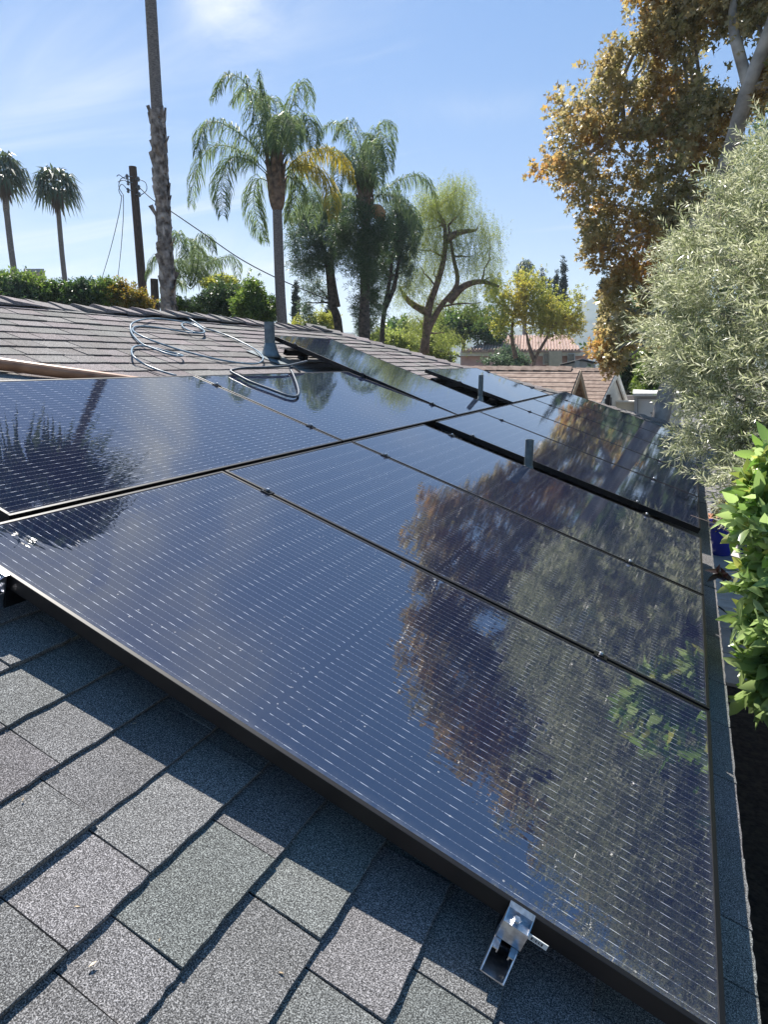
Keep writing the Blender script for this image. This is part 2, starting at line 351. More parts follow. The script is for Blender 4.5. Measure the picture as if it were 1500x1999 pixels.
def hill_strip(name, az0, az1, D, prof, m, depth=300):
    n = 90; V = []; F = []
    rows = 10
    for j in range(rows):
        t = j/(rows-1)
        for i in range(n):
            a = az0 + (az1-az0)*i/(n-1); DD = D + depth*t
            h = np.interp(a, [p[0] for p in prof], [p[1] for p in prof])
            z = tan(R(h))*(D+depth*.5)*math.sin(min(1, t*1.4)*pi/2) + 4*math.sin(a*2.1+j)*t + 4*math.sin(a*5.3+j*2.2)*t*(1-t)*2
            V.append((CAM.x + sin(R(a))*DD, CAM.y + cos(R(a))*DD, GZ + max(z, -.5)))
    for j in range(rows-1):
        for i in range(n-1): F.append((j*n+i, j*n+i+1, (j+1)*n+i+1, (j+1)*n+i))
    return link(name, mesh_np(name, V, F, m, True), kind='structure')
M_HILL = noisy(mat('wooded_hillside', (.06, .08, .05), 1), (.035, .055, .03), (.12, .12, .08), .03, 6)
hill_strip('hills', -62, 24, 800, [(-60, 2), (-30, 2.6), (-20, 3.6), (-16, 3.4), (-14, 3.0), (-11, 3.6), (-9, 5.0), (-7.5, 5.6), (-5, 5.0), (5, 4), (20, 3)], M_HILL)

# ------------------------------------------------------------------ own house and its roof
EAVE_U, RIDGE_U, VHIP0 = 1.95, -2.97, 6.62
def vhip(u): return VHIP0 + .90*(u - RIDGE_U)
house = thing('house', 'low house with a grey asphalt shingle roof that carries the solar panels in the foreground', 'house', roof(1.95, 0, 0))
house.matrix_world = Matrix.Identity(4)
V0 = -3.0; D0 = ROOFH - .004
ridge_z = roof(RIDGE_U, 0, D0).z; rx = roof(RIDGE_U, 0, D0).x
ex = roof(EAVE_U, 0, D0).x; ez = roof(EAVE_U, 0, D0).z
bx = rx - (ex-rx)
deck = MB()
hv = vhip(EAVE_U)
deck.add([roof(RIDGE_U, V0, D0), roof(EAVE_U, V0, D0), roof(EAVE_U, hv, D0), roof(RIDGE_U, VHIP0, D0), (bx, V0, ez), (bx, hv, ez)],
         [(0, 1, 2, 3), (0, 3, 5, 4), (3, 2, 5), (0, 4, 1), (1, 4, 5, 2)])
build('roof_deck', deck, M_DARK, house)
M_WALLC = noisy(mat('cream_stucco', (.6, .55, .46), .9), (.52, .47, .4), (.6, .56, .48), 20, bump=.2)
wl = MB().box((bx+.6, V0+.4, GZ), (ex-.55, hv-.6, ez-.02)); build('wall', wl, M_WALLC, house)
M_WHITE = noisy(mat('white_painted_wood', (.75, .74, .7), .6), (.66, .65, .62), (.78, .77, .74), 12)
M_FASC = noisy(mat('fascia_paint', (.3, .3, .29), .7), (.10, .11, .11), (.2, .2, .2), 5)
build('fascia', MB().box((ex-.03, V0, ez-.16), (ex-.005, hv, ez-.012)), M_FASC, house)

# shingles: exposure 0.143 m, butt edges at u = 0.109 + k*0.143
EXPO = .1435; U_FIRST = .967
courses = [U_FIRST + EXPO*k for k in range(-27, 8)]
known = {round(U_FIRST + EXPO*k, 3): v for k, v in {-4: [-.09], -3: [-.20, .12], -2: [-.194, .1], -1: [-.233, .07], 0: [-.25, -.408, .05], 1: [-.095, -.33, -.43], 2: [-.165, -.46, .12], 3: [-.207, .08, -.5], 4: [-.1, -.4, .16]}.items()}
def shingle_mesh(k, wid):
    """one tab, local x down the slope (butt at 0), y across, z out; slightly ragged butt edge"""
    r = random.Random(k*13+5); nseg = 7; th = r.choice([.0105, .013, .0155]); L_ = EXPO + .03
    V = []; F = []
    for i in range(nseg+1):
        y = wid*i/nseg; jx = r.uniform(-.0022, .0022); hz = r.uniform(-.0006, .0006)
        V += [(-L_, y, 0), (jx - .0015, y, th+hz), (jx, y, th-.002+hz), (jx-.003, y, -.003)]
    for i in range(nseg):
        a = i*4; c = a+4
        F += [(a, a+1, c+1, c), (a+1, a+2, c+2, c+1), (a+2, a+3, c+3, c+2)]
    F += [(0, 3, 2, 1), (nseg*4, nseg*4+1, nseg*4+2, nseg*4+3)]
    return V, F
widths = [.155, .185, .215, .245, .275, .305, .335]
sh_lib = {}
for wi, w_ in enumerate(widths):
    for k in range(3): sh_lib[(wi, k)] = (shingle_mesh(wi*3+k, w_-.0035), w_)
tabs = []
for cu in courses:
    if cu > EAVE_U + .05 or cu - EXPO < RIDGE_U - .02: continue
    ks = known.get(round(cu, 3), [])
    cuts = []
    vend = vhip(cu - .07); vlo = -1.0 if cu > -.9 else .2
    anchors = sorted([v for v in ks])
    v = vlo
    if anchors:
        seq = anchors; v = anchors[0]
        while v > vlo: v -= random.choice(widths); cuts.append(v)
        for a, b in zip(seq, seq[1:]):
            cuts.append(a); 
            if b - a > .36: cuts.append((a+b)/2)
        v = seq[-1]; cuts.append(v)
        while v < vend: v += random.choice(widths); cuts.append(v)
    else:
        v = vlo - random.random()*.2; cuts.append(v)
        while v < vend: v += random.choice(widths); cuts.append(v)
    cuts = sorted(cuts); cuts = [c for c in cuts if c < vend + .1]
    for a, b in zip(cuts, cuts[1:]):
        if b > vend: b = vend
        if b - a > .04: tabs.append((cu, a, b))
def tab_rank(t):
    cu, a, b = t; P = roof(cu-.07, (a+b)/2, ROOFH); d = (P-CAM)
    z = d.dot(FW)
    if z < .1: return 1e9
    x = 750 + FPX*d.dot(RT)/z; y = 999.5 - FPX*d.dot(UP)/z
    if not (-260 < x < 1760 and -60 < y < 2500): return 1e9
    u, v = cu-.07, (a+b)/2
    if 0 < v < 3.1 and -.1 < u < 1.8: return 1e6 + z
    if v > .2 and v < 3.7 and -1.0 < u < 0: return 1e6 + z
    if v > 3.4 and u > 0: return 1e6+z
    return z
tabs.sort(key=tab_rank)
shm = {}
rest = MB(); rest_near = MB()
for i, (cu, a, b) in enumerate(tabs):
    w_ = b - a; wi = min(range(len(widths)), key=lambda q: abs(widths[q]-w_)); k = random.randrange(3)
    hz = random.choice([0, .0006, .0013]); far = cu < -.95
    if i < 285:
        key = (wi, k, far)
        if key not in shm:
            (V, F), ww = sh_lib[(wi, k)]; shm[key] = mesh_np('shingle', V, F, M_SHF if far else M_SH)
        hz *= 2.2 if far else 1; M = roof_mat(cu, a, ROOFH + hz) @ Matrix.Diagonal((1, (w_ - (.004 if far else 0))/widths[wi], .72 if far else 1, 1))
        link('shingle', shm[key], house, M)
    else:
        (V, F), ww = sh_lib[(wi, k)]
        M = roof_mat(cu, a, ROOFH + hz) @ Matrix.Diagonal((1, w_/ww, 1, 1))
        (rest if far else rest_near).add([M @ Vector(v) for v in V], F)
build('shingle_courses', rest, M_SHF, house, kind='stuff'); build('shingle_courses', rest_near, M_SH, house, kind='stuff')
# ridge and hip caps
def cap_mesh():
    th = .026; V = []; F = []; prof = [(-.155, -.05), (-.08, -.024), (0, 0), (.08, -.024), (.155, -.05)]
    for (y, e) in ((0, th), (.27, .002)):
        for (x, z) in prof: V.append((x, y, z+e))
    for (x, z) in prof: V.append((x, .002, z-.004))
    for i in range(4):
        F.append((i, i+1, 6+i, 5+i)); F.append((10+i, 11+i, i+1, i))
    F += [(0, 5, 10), (4, 14, 9)]
    return mesh_np('ridge_cap', V, F, M_SHF)
cm = cap_mesh()
RH = ROOFH + .02
rp = roof(RIDGE_U, 0, RH)
v = 1.0
while v < VHIP0 - .05:
    M = Matrix.Translation((rp.x + random.uniform(-.01, .01), v, rp.z + random.uniform(-.004, .006) + .012*math.sin(v*1.9))) @ Matrix.Rotation(random.uniform(-.06, .06), 4, 'Y') @ Matrix.Rotation(random.uniform(-.03, .03), 4, 'Z')
    link('ridge_cap', cm, house, M); v += .2
hp0 = roof(RIDGE_U, VHIP0, RH); hp1 = roof(EAVE_U, vhip(EAVE_U), RH); hd = (hp1-hp0); hl = hd.length; hd.normalize()
q = hd.to_track_quat('Y', 'Z').to_matrix().to_4x4()
s_ = -.05
while s_ < hl:
    # caps overlap from the eave up: butt end points down the hip
    M = Matrix.Translation(hp0 + hd*s_ + Vector((0, 0, random.uniform(-.003, .004)))) @ q @ Matrix.Rotation(pi, 4, 'Z') @ Matrix.Translation((0, -.1, 0))
    link('hip_cap', cm, house, M); s_ += .2

# ------------------------------------------------------------------ solar panels
PW, PL_, GAP = 1.04, 1.85162, .014
def panel_meshes():
    w, l = PW-GAP, PL_-GAP; fr = MB(); lip = .011; hz = .0016; d = -.035
    for (a, b) in [((-l/2, -w/2, d), (l/2, -w/2+lip, hz)), ((-l/2, w/2-lip, d), (l/2, w/2, hz)),
                   ((-l/2, -w/2+lip, d), (-l/2+lip, w/2-lip, hz)), ((l/2-lip, -w/2+lip, d), (l/2, w/2-lip, hz))]:
        fr.box(a, b)
    gl = MB().box((-l/2+lip, -w/2+lip, -.006), (l/2-lip, w/2-lip, 0))
    return fr.mesh('frame', M_FRAME), gl.mesh('glass', M_CELL)
fr_me, gl_me = panel_meshes()
def panel(M, label, group):
    t = thing('solar_panel', label, 'solar panel', M, group)
    f = link('frame', fr_me, t); g = link('glass', gl_me, t)
    bv = f.modifiers.new('b', 'BEVEL'); bv.width = .0012; bv.segments = 2
    return t
def pm(u0, v0, portrait=True, h=0, tilt=0):
    if portrait: return roof_mat(u0, v0+PW/2, h) @ Matrix.Rotation(tilt, 4, 'Y') @ Matrix.Translation((PL_/2, 0, 0))
    return roof_mat(u0 + PW/2, v0 + PL_/2, h, pi/2)
G1, G2 = 'black solar panels of the lower row', 'black solar panels of the upper row'
V4 = 3*PW + .2175
low = [(0, 'nearest solar panel in the lower row, reaching the bottom right corner of the photo'),
       (PW, 'second solar panel of the lower row, just beyond the nearest one'),
       (2*PW, 'third solar panel of the lower row, bordering the dark gap with the vent pipe'),
       (V4, 'solar panel of the lower row just beyond the dark gap with the vent pipe'),
       (V4+PW, 'second solar panel beyond the dark gap in the lower row'),
       (V4+2*PW, 'middle one of the five solar panels beyond the dark gap in the lower row'),
       (V4+3*PW, 'last solar panel but one in the lower row, far from the camera'),
       (V4+4*PW, 'farthest solar panel of the lower row, nearest the neighbouring garage')]
for v, lb in low: panel(pm(.003, v), lb, G1)
VU = 2.0252
panel(pm(-PW-.003, VU-PL_, False), 'sideways solar panel at the left of the upper row reflecting the tall palm crown', G2)
panel(pm(-PW-.003, VU, False), 'sideways solar panel with a blue hose loop lying on its upper edge', G2)
panel(pm(-PL_-.003, 3.883, True, h=.05, tilt=math.asin(.05/PL_)), 'upright solar panel beside the large vent pipe, sticking up past its neighbours', G2)
panel(pm(-PW-.003, 5.62, False), 'small looking far solar panel beyond the thin vent pipe in the upper row', G2)

# rails under the panels (square tube, run along the ridge direction)
def rail(u, v0, v1, label, h=-.037):
    t = thing('mounting_rail', label, 'rail', roof_mat(u, v0, h), 'mounting rails under the panels')
    L_ = v1-v0; r = MB()
    for a, b in [((-.020, 0, -.048), (.020, L_, -.044)), ((-.020, 0, -.044), (-.0165, L_, 0)), ((.0165, 0, -.044), (.020, L_, 0)),
                 ((-.0165, 0, -.003), (-.007, L_, 0)), ((.007, 0, -.003), (.0165, L_, 0))]: r.box(a, b)
    build('rail_body', r, M_BLKM if v0 > -.04 else M_STEEL, t)
    for k in range(int(L_/1.2)+1):
        build('foot', MB().box((-.03, .25+1.2*k, -.086), (.03, .33+1.2*k, -.0485)), M_BLKM, t)
rail(.22, .0, 8.6, 'upper metal rail under the lower row of solar panels'); rail(1.515, .0, 8.6, 'lower metal rail under the lower row of solar panels')
rail(-.22, .1, 5.05, 'lower rail under the upper row of solar panels'); rail(-.86, .1, 5.05, 'rail under the upper edge of the sideways solar panels')
rail(-1.60, 3.78, 5.0, 'short rail sticking out under the upright solar panel beside the large vent pipe', h=.0)
rail(-.22, 5.52, 7.5, 'lower rail under the far solar panel of the upper row'); rail(-.86, 5.45, 7.5, 'upper rail sticking out under the far solar panel')

# clamps
def mid_clamp_meshes():
    a = MB().box((-.020, -.017, .0018), (.020, .017, .0050)); a.box((-.020, -.005, -.03), (.020, .005, .0018)); a.box((-.012, -.009, .0050), (.012, .009, .0075))
    b = MB().lathe([(.0075, .0075), (.0078, .009), (.0078, .0145), (.006, .0165), (.003, .0168)], 6)
    return a.mesh('clip', M_BLKM), b.mesh('bolt', M_STEEL)
ca, cb = mid_clamp_meshes()
def clamp(u, v, label, h=0):
    t = thing('mid_clamp', label, 'clamp', roof_mat(u, v, h), 'clamps holding the panels'); link('clip', ca, t); link('bolt', cb, t)
names = {1: 'between the first and second panels of the lower row', 2: 'between the second and third panels of the lower row'}
for k in (1, 2):
    clamp(.222, k*PW, 'upper clamp '+names[k]); clamp(1.515, k*PW, 'lower clamp '+names[k])
clamp(.222, 3*PW-.002, 'upper clamp at the near edge of the dark gap'); clamp(1.525, 3*PW-.002, 'lower clamp at the near edge of the dark gap')
clamp(.30, V4, 'upper clamp at the far edge of the dark gap'); clamp(1.45, V4+.002, 'lower clamp at the far edge of the dark gap')
for k, nm in ((1, 'first and second'), (2, 'second and third'), (3, 'third and fourth'), (4, 'fourth and fifth')):
    clamp(.22, V4+k*PW, f'upper clamp between the {nm} panels beyond the dark gap'); clamp(1.50, V4+k*PW, f'lower clamp between the {nm} panels beyond the dark gap')
clamp(-.215, VU, 'lower clamp between the two sideways panels'); clamp(-.865, VU, 'upper clamp between the two sideways panels')
clamp(-.24, VU+PL_+.005, 'lower clamp between the hose panel and the upright panel', .006); clamp(-.90, VU+PL_+.005, 'middle clamp along the edge of the upright panel', .024)
clamp(-1.60, 3.883+.006, 'upper clamp on the edge of the upright panel', .044)
clamp(-.86, 7.47, 'upper clamp at the far edge of the far panel'); clamp(-.25, 7.47, 'lower clamp at the far edge of the far panel'); clamp(-.62, 5.63, 'clamp on the near edge of the far panel')

# end bracket (open channel, end clamp, bolt, tag)
def end_bracket(u, label, tag=True):
    t = thing('end_bracket', label, 'bracket', roof_mat(u, 0, 0), 'steel end brackets on the near edge')
    c = MB()                                     # open channel sticking out past the panel edge
    c.box((-.021, -.062, -.088), (.021, -.001, -.0855)); 
    c.prism([(-.021, -.062, -.0855), (-.021, -.001, -.0855), (-.021, -.001, -.045), (-.021, -.034, -.045)], (.0025, 0, 0))
    c.prism([(.0185, -.062, -.0855), (.0185, -.001, -.0855), (.0185, -.001, -.045), (.0185, -.034, -.045)], (.0025, 0, 0))
    build('channel', c, M_STEEL, t)
    f = MB().box((-.0185, -.046, -.0475), (-.009, -.010, -.045)); f.box((-.0115, -.046, -.053), (-.009, -.010, -.0475))
    build('lip', f, M_STEEL, t)
    f = MB().box((.009, -.046, -.0475), (.0185, -.010, -.045)); f.box((.009, -.046, -.053), (.0115, -.010, -.0475))
    build('lip', f, M_STEEL, t)
    e = MB().box((-.020, -.0055, -.044), (.024, -.0015, .0018)); e.box((-.020, -.0055, .0018), (.024, .008, .0042)); e.box((-.020, -.026, -.010), (.024, -.0055, -.007))
    e.prism([(-.020, -.026, -.007), (-.020, -.0055, -.007), (-.020, -.0055, .004)], (.0018, 0, 0)); e.prism([(.022, -.026, -.007), (.022, -.0055, -.007), (.022, -.0055, .004)], (.0018, 0, 0))
    e.box((-.020, -.026, -.044), (.024, -.0235, -.010))
    build('end_clamp', e, M_STEEL, t)
    b = MB().lathe([(.0095, -.007), (.0095, -.0055), (.0068, -.0055), (.0068, .001), (.0055, .002)], 6, Matrix.Translation((-.001, -.0155, 0)))
    build('bolt', b, M_STEEL, t)
    if tag:
        g = MB().box((.0245, -.020, -.018), (.057, -.0185, -.007)); tg = build('tag', g, mat('tag_white', (.62, .63, .6), .5), t)
        mk = mat('tag_print', (.03, .03, .04), .6); x = .029
        p = MB()
        for w_ in (.0028, .0008, .0008, .002, .0008, .0018, .0008, .0026):
            p.box((x, -.0203, -.0155), (x+w_, -.02005, -.0095)); x += w_+.0011
        build('print', p, mk, tg)
end_bracket(1.515, 'steel end bracket with bolt and small white tag under the nearest panel')
end_bracket(.215, 'steel end bracket at the left edge of the photo beside the nearest panel', tag=False)

# ------------------------------------------------------------------ vent pipes
def vent(u, v, r, top, label, cone=True):
    P = roof(u, v, ROOFH); t = thing('vent_pipe', label, 'vent pipe', Matrix.Translation(P), 'vent pipes through the roof')
    n = 22; a = MB()
    prof = [(r, -.05), (r, top), (r*.99, top+.001), (r*.86, top+.001), (r*.86, top-.08)]
    V = [Vector((q[0]*cos(2*pi*k/n), q[0]*sin(2*pi*k/n), q[1])) for q in prof for k in range(n)]
    a.add(V, [(i*n+k, i*n+(k+1) % n, (i+1)*n+(k+1) % n, (i+1)*n+k) for i in range(len(prof)-1) for k in range(n)])
    build('pipe', a, M_PIPE, t, smooth=False)
    c = MB().lathe([(r*2.3, .004), (r*1.75, .03), (r*1.3, .085), (r*1.12, .12), (r*1.03, .123)], 22)
    build('flashing', c, M_FLASH, t, smooth=True)
    pl_ = MB().box((-.11-r, -.12-r, .006), (.16+r, .12+r, .0075)); build('flashing_plate', pl_, M_FLASH, t, Matrix.Rotation(SL, 4, 'Y') @ Matrix.Translation((0, 0, .008)))
vent(-1.76, 3.82, .044, .30, 'large grey vent pipe standing on the shingles beside the upright solar panel')
uu, vv = roof_px(1047, 905, 0); vent(uu+.01, 3.22, .027, .29, 'thin vent pipe rising from the dark gap in the lower row of panels')
uu, vv = roof_px(945, 775, 0); vent(uu, 5.28, .024, .33, 'small vent pipe rising from the gap beside the far upper panel')

# ------------------------------------------------------------------ hose and pole
hs = [(430,655),(330,625),(200,570),(110,510),(80,460),(95,415),(150,400),(250,410),(400,450),(520,480),(548,492),(500,492),(400,470),(280,425),(180,385),(100,310),(70,250),(85,195),(180,160),(320,150),(450,165),(560,185),(660,215),(740,262),(720,282),(640,270),(560,235),(540,203),(580,187),(650,200),(720,240),(748,275),(700,285),(550,270),(400,245),(250,225),(130,222),(90,245),(120,285),(250,345),(450,415),(700,485),(900,530),(1100,560),(1230,562),(1282,525),(1265,475),(1180,415),(1000,325),(850,268),(740,235),(640,170),(520,112),(430,97)]
hp = []
for i, (x, y) in enumerate(hs):
    h = ROOFH + .026 + (.018 if i % 7 in (3, 4) else 0)
    u, v = roof_px(240 + x/4.6875, 590 + y/4.6875, h); u = max(u, RIDGE_U+.10); hp.append(roof(u, v, h))
hp[0] = hp[0] + (hp[0]-hp[1])*.6
ho = build('hose', MB().tube(spline(hp, 6), .0068, 8), M_HOSE, smooth=True); ho['label'] = 'long pale blue hose lying coiled in big loops on the upper shingles'; ho['category'] = 'hose'
h2 = [(1245,277,.05),(1150,300,.045),(1050,322,.04),(850,337,.035),(650,342,.03),(540,358,.022),(505,378,.015),(600,430,.014),(700,480,.014),(900,555,.014),(1050,610,.014),(1130,622,.014),(1168,590,.014),(1150,500,.014),(1110,400,.014),(1085,355,.018),(1110,335,.03),(1160,318,.02)]
hp = [roof(*roof_px(350+x/5, 650+y/5, h), h) for x, y, h in h2]
hp[-1] = hp[-1] + Vector((-.05, .1, -.05))
ho = build('hose', MB().tube(spline(hp, 6), [.0125]*7 + [.0105]*200 if False else .0085, 8), M_HOSE_BACKLIT, smooth=True); ho['label'] = 'hose end looping down over the upper edge of the sideways solar panel'; ho['category'] = 'hose'
a = roof(*roof_px(-260, 676, -.075), -.075); b = roof(*roof_px(235, 742, -.085), -.085); b = b + (b-a)*.12
po = MB().tube([a + (b-a)*k/10 for k in range(11)], .031, 16)
po = build('brown_pole', po, M_POLE, smooth=False); po['label'] = 'reddish brown round pole lying on the shingles at the left edge'; po['category'] = 'pole'

# small dry debris on the foreground shingles
M_DEB = leaf_mat('dry_leaf_bits', [(.3, .2, .1), (.36, .28, .17), (.25, .13, .07)], .02)
for x, y, s, rz, lb in [(150, 1772, .012, .4, 'tiny tan dry leaf fragment on a shingle at lower left'), (180, 1884, .016, 1.2, 'small straw bit on a shingle near the lower left edge'), (548, 1901, .011, .2, 'white seed husk on a shingle in the sun'), (44, 1563, .011, 2, 'orange leaf crumb on a shingle by the left edge'), (262, 1414, .010, .7, 'brown crumb caught at a shingle edge near the panel shadow'), (310, 1838, .009, 1.9, 'pinkish crumb in the middle of a sunlit shingle')]:
    u, v = roof_px(x, y, ROOFH+.008)
    s *= .4; d = MB().prism([(-s, -s*.2, 0), (0, -s*.35, .001), (s, 0, .0015), (0, s*.35, 0)], (0, 0, .0012))
    o = build('leaf_fragment', d, M_DEB, M=roof_mat(u, v, ROOFH+.0105, rz)); o['label'] = lb; o['category'] = 'leaf'
#%%PART2
# ------------------------------------------------------------------ foliage machinery
def rand_rot(n, up=None, spread=1.0):
    """n random rotation matrices; if up (n,3) given, local y follows it"""
    a = rng.normal(size=(n, 3))
    y = a if up is None else up + a*spread
    y /= np.linalg.norm(y, axis=1, keepdims=True)+1e-9
    b = rng.normal(size=(n, 3)); x = np.cross(y, b); x /= np.linalg.norm(x, axis=1, keepdims=True)+1e-9
    z = np.cross(x, y)
    return np.stack([x, y, z], axis=2)
def scatter(tv, tf, P, Rm, s):
    tv = np.asarray(tv, float); tf = np.asarray(tf); n = len(P)
    V = np.einsum('nij,kj->nki', Rm, tv)*s[:, None, None] + P[:, None, :]
    F = tf[None] + (np.arange(n)*len(tv))[:, None, None]
    return V.reshape(-1, 3), F.reshape(-1, tf.shape[1])
# leaf templates: stem at origin, tip along +y, length 1
T_OVAL = ([(0,0,0),(.26,.42,.06),(0,1,-.05),(-.26,.42,.06)], [(0,1,2,3)])
T_NARROW = ([(0,0,0),(.082,.45,.02),(0,1,-.06),(-.082,.45,.02)], [(0,1,2,3)])
T_STAR = ([(0,0,0),(.20,.30,.03),(.52,.50,-.05),(.18,.55,.02),(0,1,-.06),(-.18,.55,.02),(-.52,.50,-.05),(-.20,.30,.03)], [(0,1,2,3),(0,3,4,5),(0,5,6,7)])
def sprig(leaf, n, length, ll, spread=.9, curve=0.0, seed=0):
    """twig of n leaves along +y; returns quads"""
    r = np.random.default_rng(seed); V = []; F = []
    for i in range(n):
        t = (i+.5)/n; ang = i*2.4; base = np.array([0, t*length, -curve*t*t])
        d = np.array([math.cos(ang)*spread, .55+.3*t, math.sin(ang)*spread]) + r.normal(size=3)*.15; d /= np.linalg.norm(d)
        x = np.cross(d, r.normal(size=3)); x /= np.linalg.norm(x); z = np.cross(x, d)
        Rm = np.stack([x, d, z], 1); s = ll*r.uniform(.75, 1.15)
        lv = np.array(leaf[0]) @ Rm.T*s + base; o = len(V)
        V += lv.tolist(); F += [tuple(k+o for k in f) for f in leaf[1]]
    return V, F
def blob_points(blobs, n, clump=.28, shell=.55):
    """points gathered in sub-clumps through ellipsoid blobs (centre, radii); more on the outside"""
    vol = np.array([max(b[1][0]*b[1][1]*b[1][2], 1e-6)**(.75) for b in blobs]); vol /= vol.sum()
    P = []; O = []
    for (c, r), w in zip(blobs, vol):
        k = max(6, int(n*w)); c = np.array(c); r = np.array(r)
        m = max(4, k//26); d = rng.normal(size=(m, 3)); d /= np.linalg.norm(d, axis=1, keepdims=True)
        rad = (shell + (1-shell)*rng.random(m))[:, None]*rng.uniform(.82, 1.15, size=(m, 1)); cc = d*rad
        idx = rng.integers(0, m, k); g = rng.normal(size=(k, 3))*clump; p = cc[idx] + g
        P.append(c + p*r); O.append(p*r/np.linalg.norm(p*r, axis=1, keepdims=True))
    return np.concatenate(P), np.concatenate(O)
def pxblob(x, y, rx, ry, D, rd=None):
    c = at(x, y, D); k = D/FPX*1.02; rr = rd if rd else (rx+ry)/2*k
    return (tuple(c), (rx*k, rr, ry*k))
def crown(parent, blobs, n, tmpl, size, m, droop=0.0, outw=.7, clump=.28, shell=.55, name='crown', spread=.8, szvar=.35):
    P, O = blob_points(blobs, n, clump, shell)
    up = O*outw + np.array([0, 0, .25-droop]); Rm = rand_rot(len(P), up, spread)
    s = size*rng.uniform(1-szvar, 1+szvar, len(P))
    V, F = scatter(tmpl[0], tmpl[1], P, Rm, s)
    return link(name, mesh_np(name, V, F, m), parent)
def wob(a, b, n=5, amp=.06, seed=None):
    r = random.Random(seed if seed is not None else hash((round(a[0], 2), round(b[2], 2))) & 0xffff)
    a = Vector(a); b = Vector(b); L_ = (b-a).length; out = []
    for i in range(n+1):
        t = i/n; j = L_*amp*math.sin(pi*t)
        out.append(a.lerp(b, t) + Vector((r.uniform(-j, j), r.uniform(-j, j), r.uniform(-j, j)*.5)))
    return out
def trunk(parent, path, r0, r1, m, name='trunk', n=10, seg=4):
    p = spline(path, seg); k = len(p)-1
    return build(name, MB().tube(p, [r0 + (r1-r0)*(i/k) for i in range(k+1)], n), m, parent, smooth=True)
def limbs(parent, start_pts, ends, r0, r1, m, name='branch', amp=.08, twigs=0, seed=3):
    rr = random.Random(seed)
    for e in ends:
        mb = MB()
        e = Vector(e); s = min(start_pts, key=lambda q: (Vector(q)-e).length + 1.2*max(0, Vector(q).z-e.z))
        p = spline(wob(s, e, 5, amp, seed=rr.randrange(9999)), 2); k = len(p)-1
        mb.tube(p, [r0 + (r1-r0)*(i/k) for i in range(k+1)], 5)
        for _ in range(twigs):
            a = p[rr.randrange(k//2, k)]; d = Vector((rr.gauss(0, 1), rr.gauss(0, 1), rr.gauss(.2, .8))).normalized()*(e-Vector(s)).length*rr.uniform(.15, .35)
            mb.tube(wob(a, a+d, 3, .1, seed=rr.randrange(9999)), [r1*.8, r1*.6, r1*.45, r1*.3], 4)
        build('branch', mb, m, parent, smooth=True)

SP_SYC = sprig(T_STAR, 5, .9, .62, 1.0, .1, 1)
SP_SIL = sprig(T_NARROW, 22, 1.0, .30, .75, .12, 2)
SP_OV = sprig(T_OVAL, 6, .7, .5, .9, .1, 4)
SP_NAR = sprig(T_NARROW, 9, .8, .5, .9, .2, 5)
SP_WEEP = sprig(T_NARROW, 16, 1.6, .26, .7, 0, 6)

L_SYC = leaf_mat('sycamore_leaves', [(.11, .12, .04), (.25, .21, .09), (.36, .31, .19), (.16, .16, .045)], .45, .36,
                 patch=[(.26, .14, .06), (.40, .23, .07), (.22, .19, .06), (.5, .32, .14)], pscale=.9, spec=.8)
L_SIL = leaf_mat('silver_leaves', [(.12, .15, .055), (.30, .32, .17), (.50, .50, .36), (.08, .11, .035)], .4, .32, sat=.9, spec=.5)
L_BRT = leaf_mat('glossy_bright_leaves', [(.09, .17, .03), (.19, .29, .07), (.32, .40, .17), (.06, .12, .02), (.36, .36, .10)], .42, .2, spec=1.0)
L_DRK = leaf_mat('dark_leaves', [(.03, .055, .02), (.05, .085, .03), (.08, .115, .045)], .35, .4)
L_EUC = leaf_mat('grey_green_leaves', [(.045, .08, .04), (.075, .115, .06), (.11, .15, .085), (.045, .07, .04)], .38, .4)
L_MID = leaf_mat('mid_green_leaves', [(.05, .09, .02), (.08, .13, .03), (.035, .07, .018)], .4, .4)
L_HED = leaf_mat('hedge_leaves', [(.07, .12, .022), (.11, .16, .03), (.14, .19, .045), (.05, .09, .02)], .42, .4)
L_HEDD = leaf_mat('dark_hedge_leaves', [(.03, .06, .022), (.045, .08, .03)], .3, .45)
L_ORG = leaf_mat('orange_tinged_leaves', [(.20, .12, .02), (.12, .13, .02), (.26, .15, .03), (.16, .16, .03)], .4, .45)
L_YEL = leaf_mat('yellow_green_leaves', [(.20, .21, .04), (.27, .27, .06), (.16, .19, .035)], .5, .5, patch=[(.36, .27, .05), (.27, .25, .05)], pscale=.5)
L_PEP = leaf_mat('pepper_tree_leaves', [(.16, .19, .045), (.22, .25, .06), (.13, .17, .045), (.27, .28, .09)], .5, .5)
L_CYP = leaf_mat('cypress_foliage', [(.02, .035, .018), (.03, .05, .025)], .15, .6)
L_FRND = leaf_mat('palm_frond_leaves', [(.07, .11, .045), (.11, .15, .06), (.16, .20, .085), (.09, .13, .065)], .425, .5, spec=.3)
L_FRNY = leaf_mat('yellowing_frond_leaves', [(.08, .10, .03), (.30, .24, .03), (.38, .28, .04), (.15, .15, .04)], .4, .5, spec=.3)
L_FAN = leaf_mat('fan_palm_leaves', [(.04, .065, .03), (.06, .085, .04), (.08, .10, .055)], .25, .4)
L_DEAD = leaf_mat('dead_fronds', [(.10, .07, .045), (.15, .11, .07), (.07, .05, .035)], .15, .8)

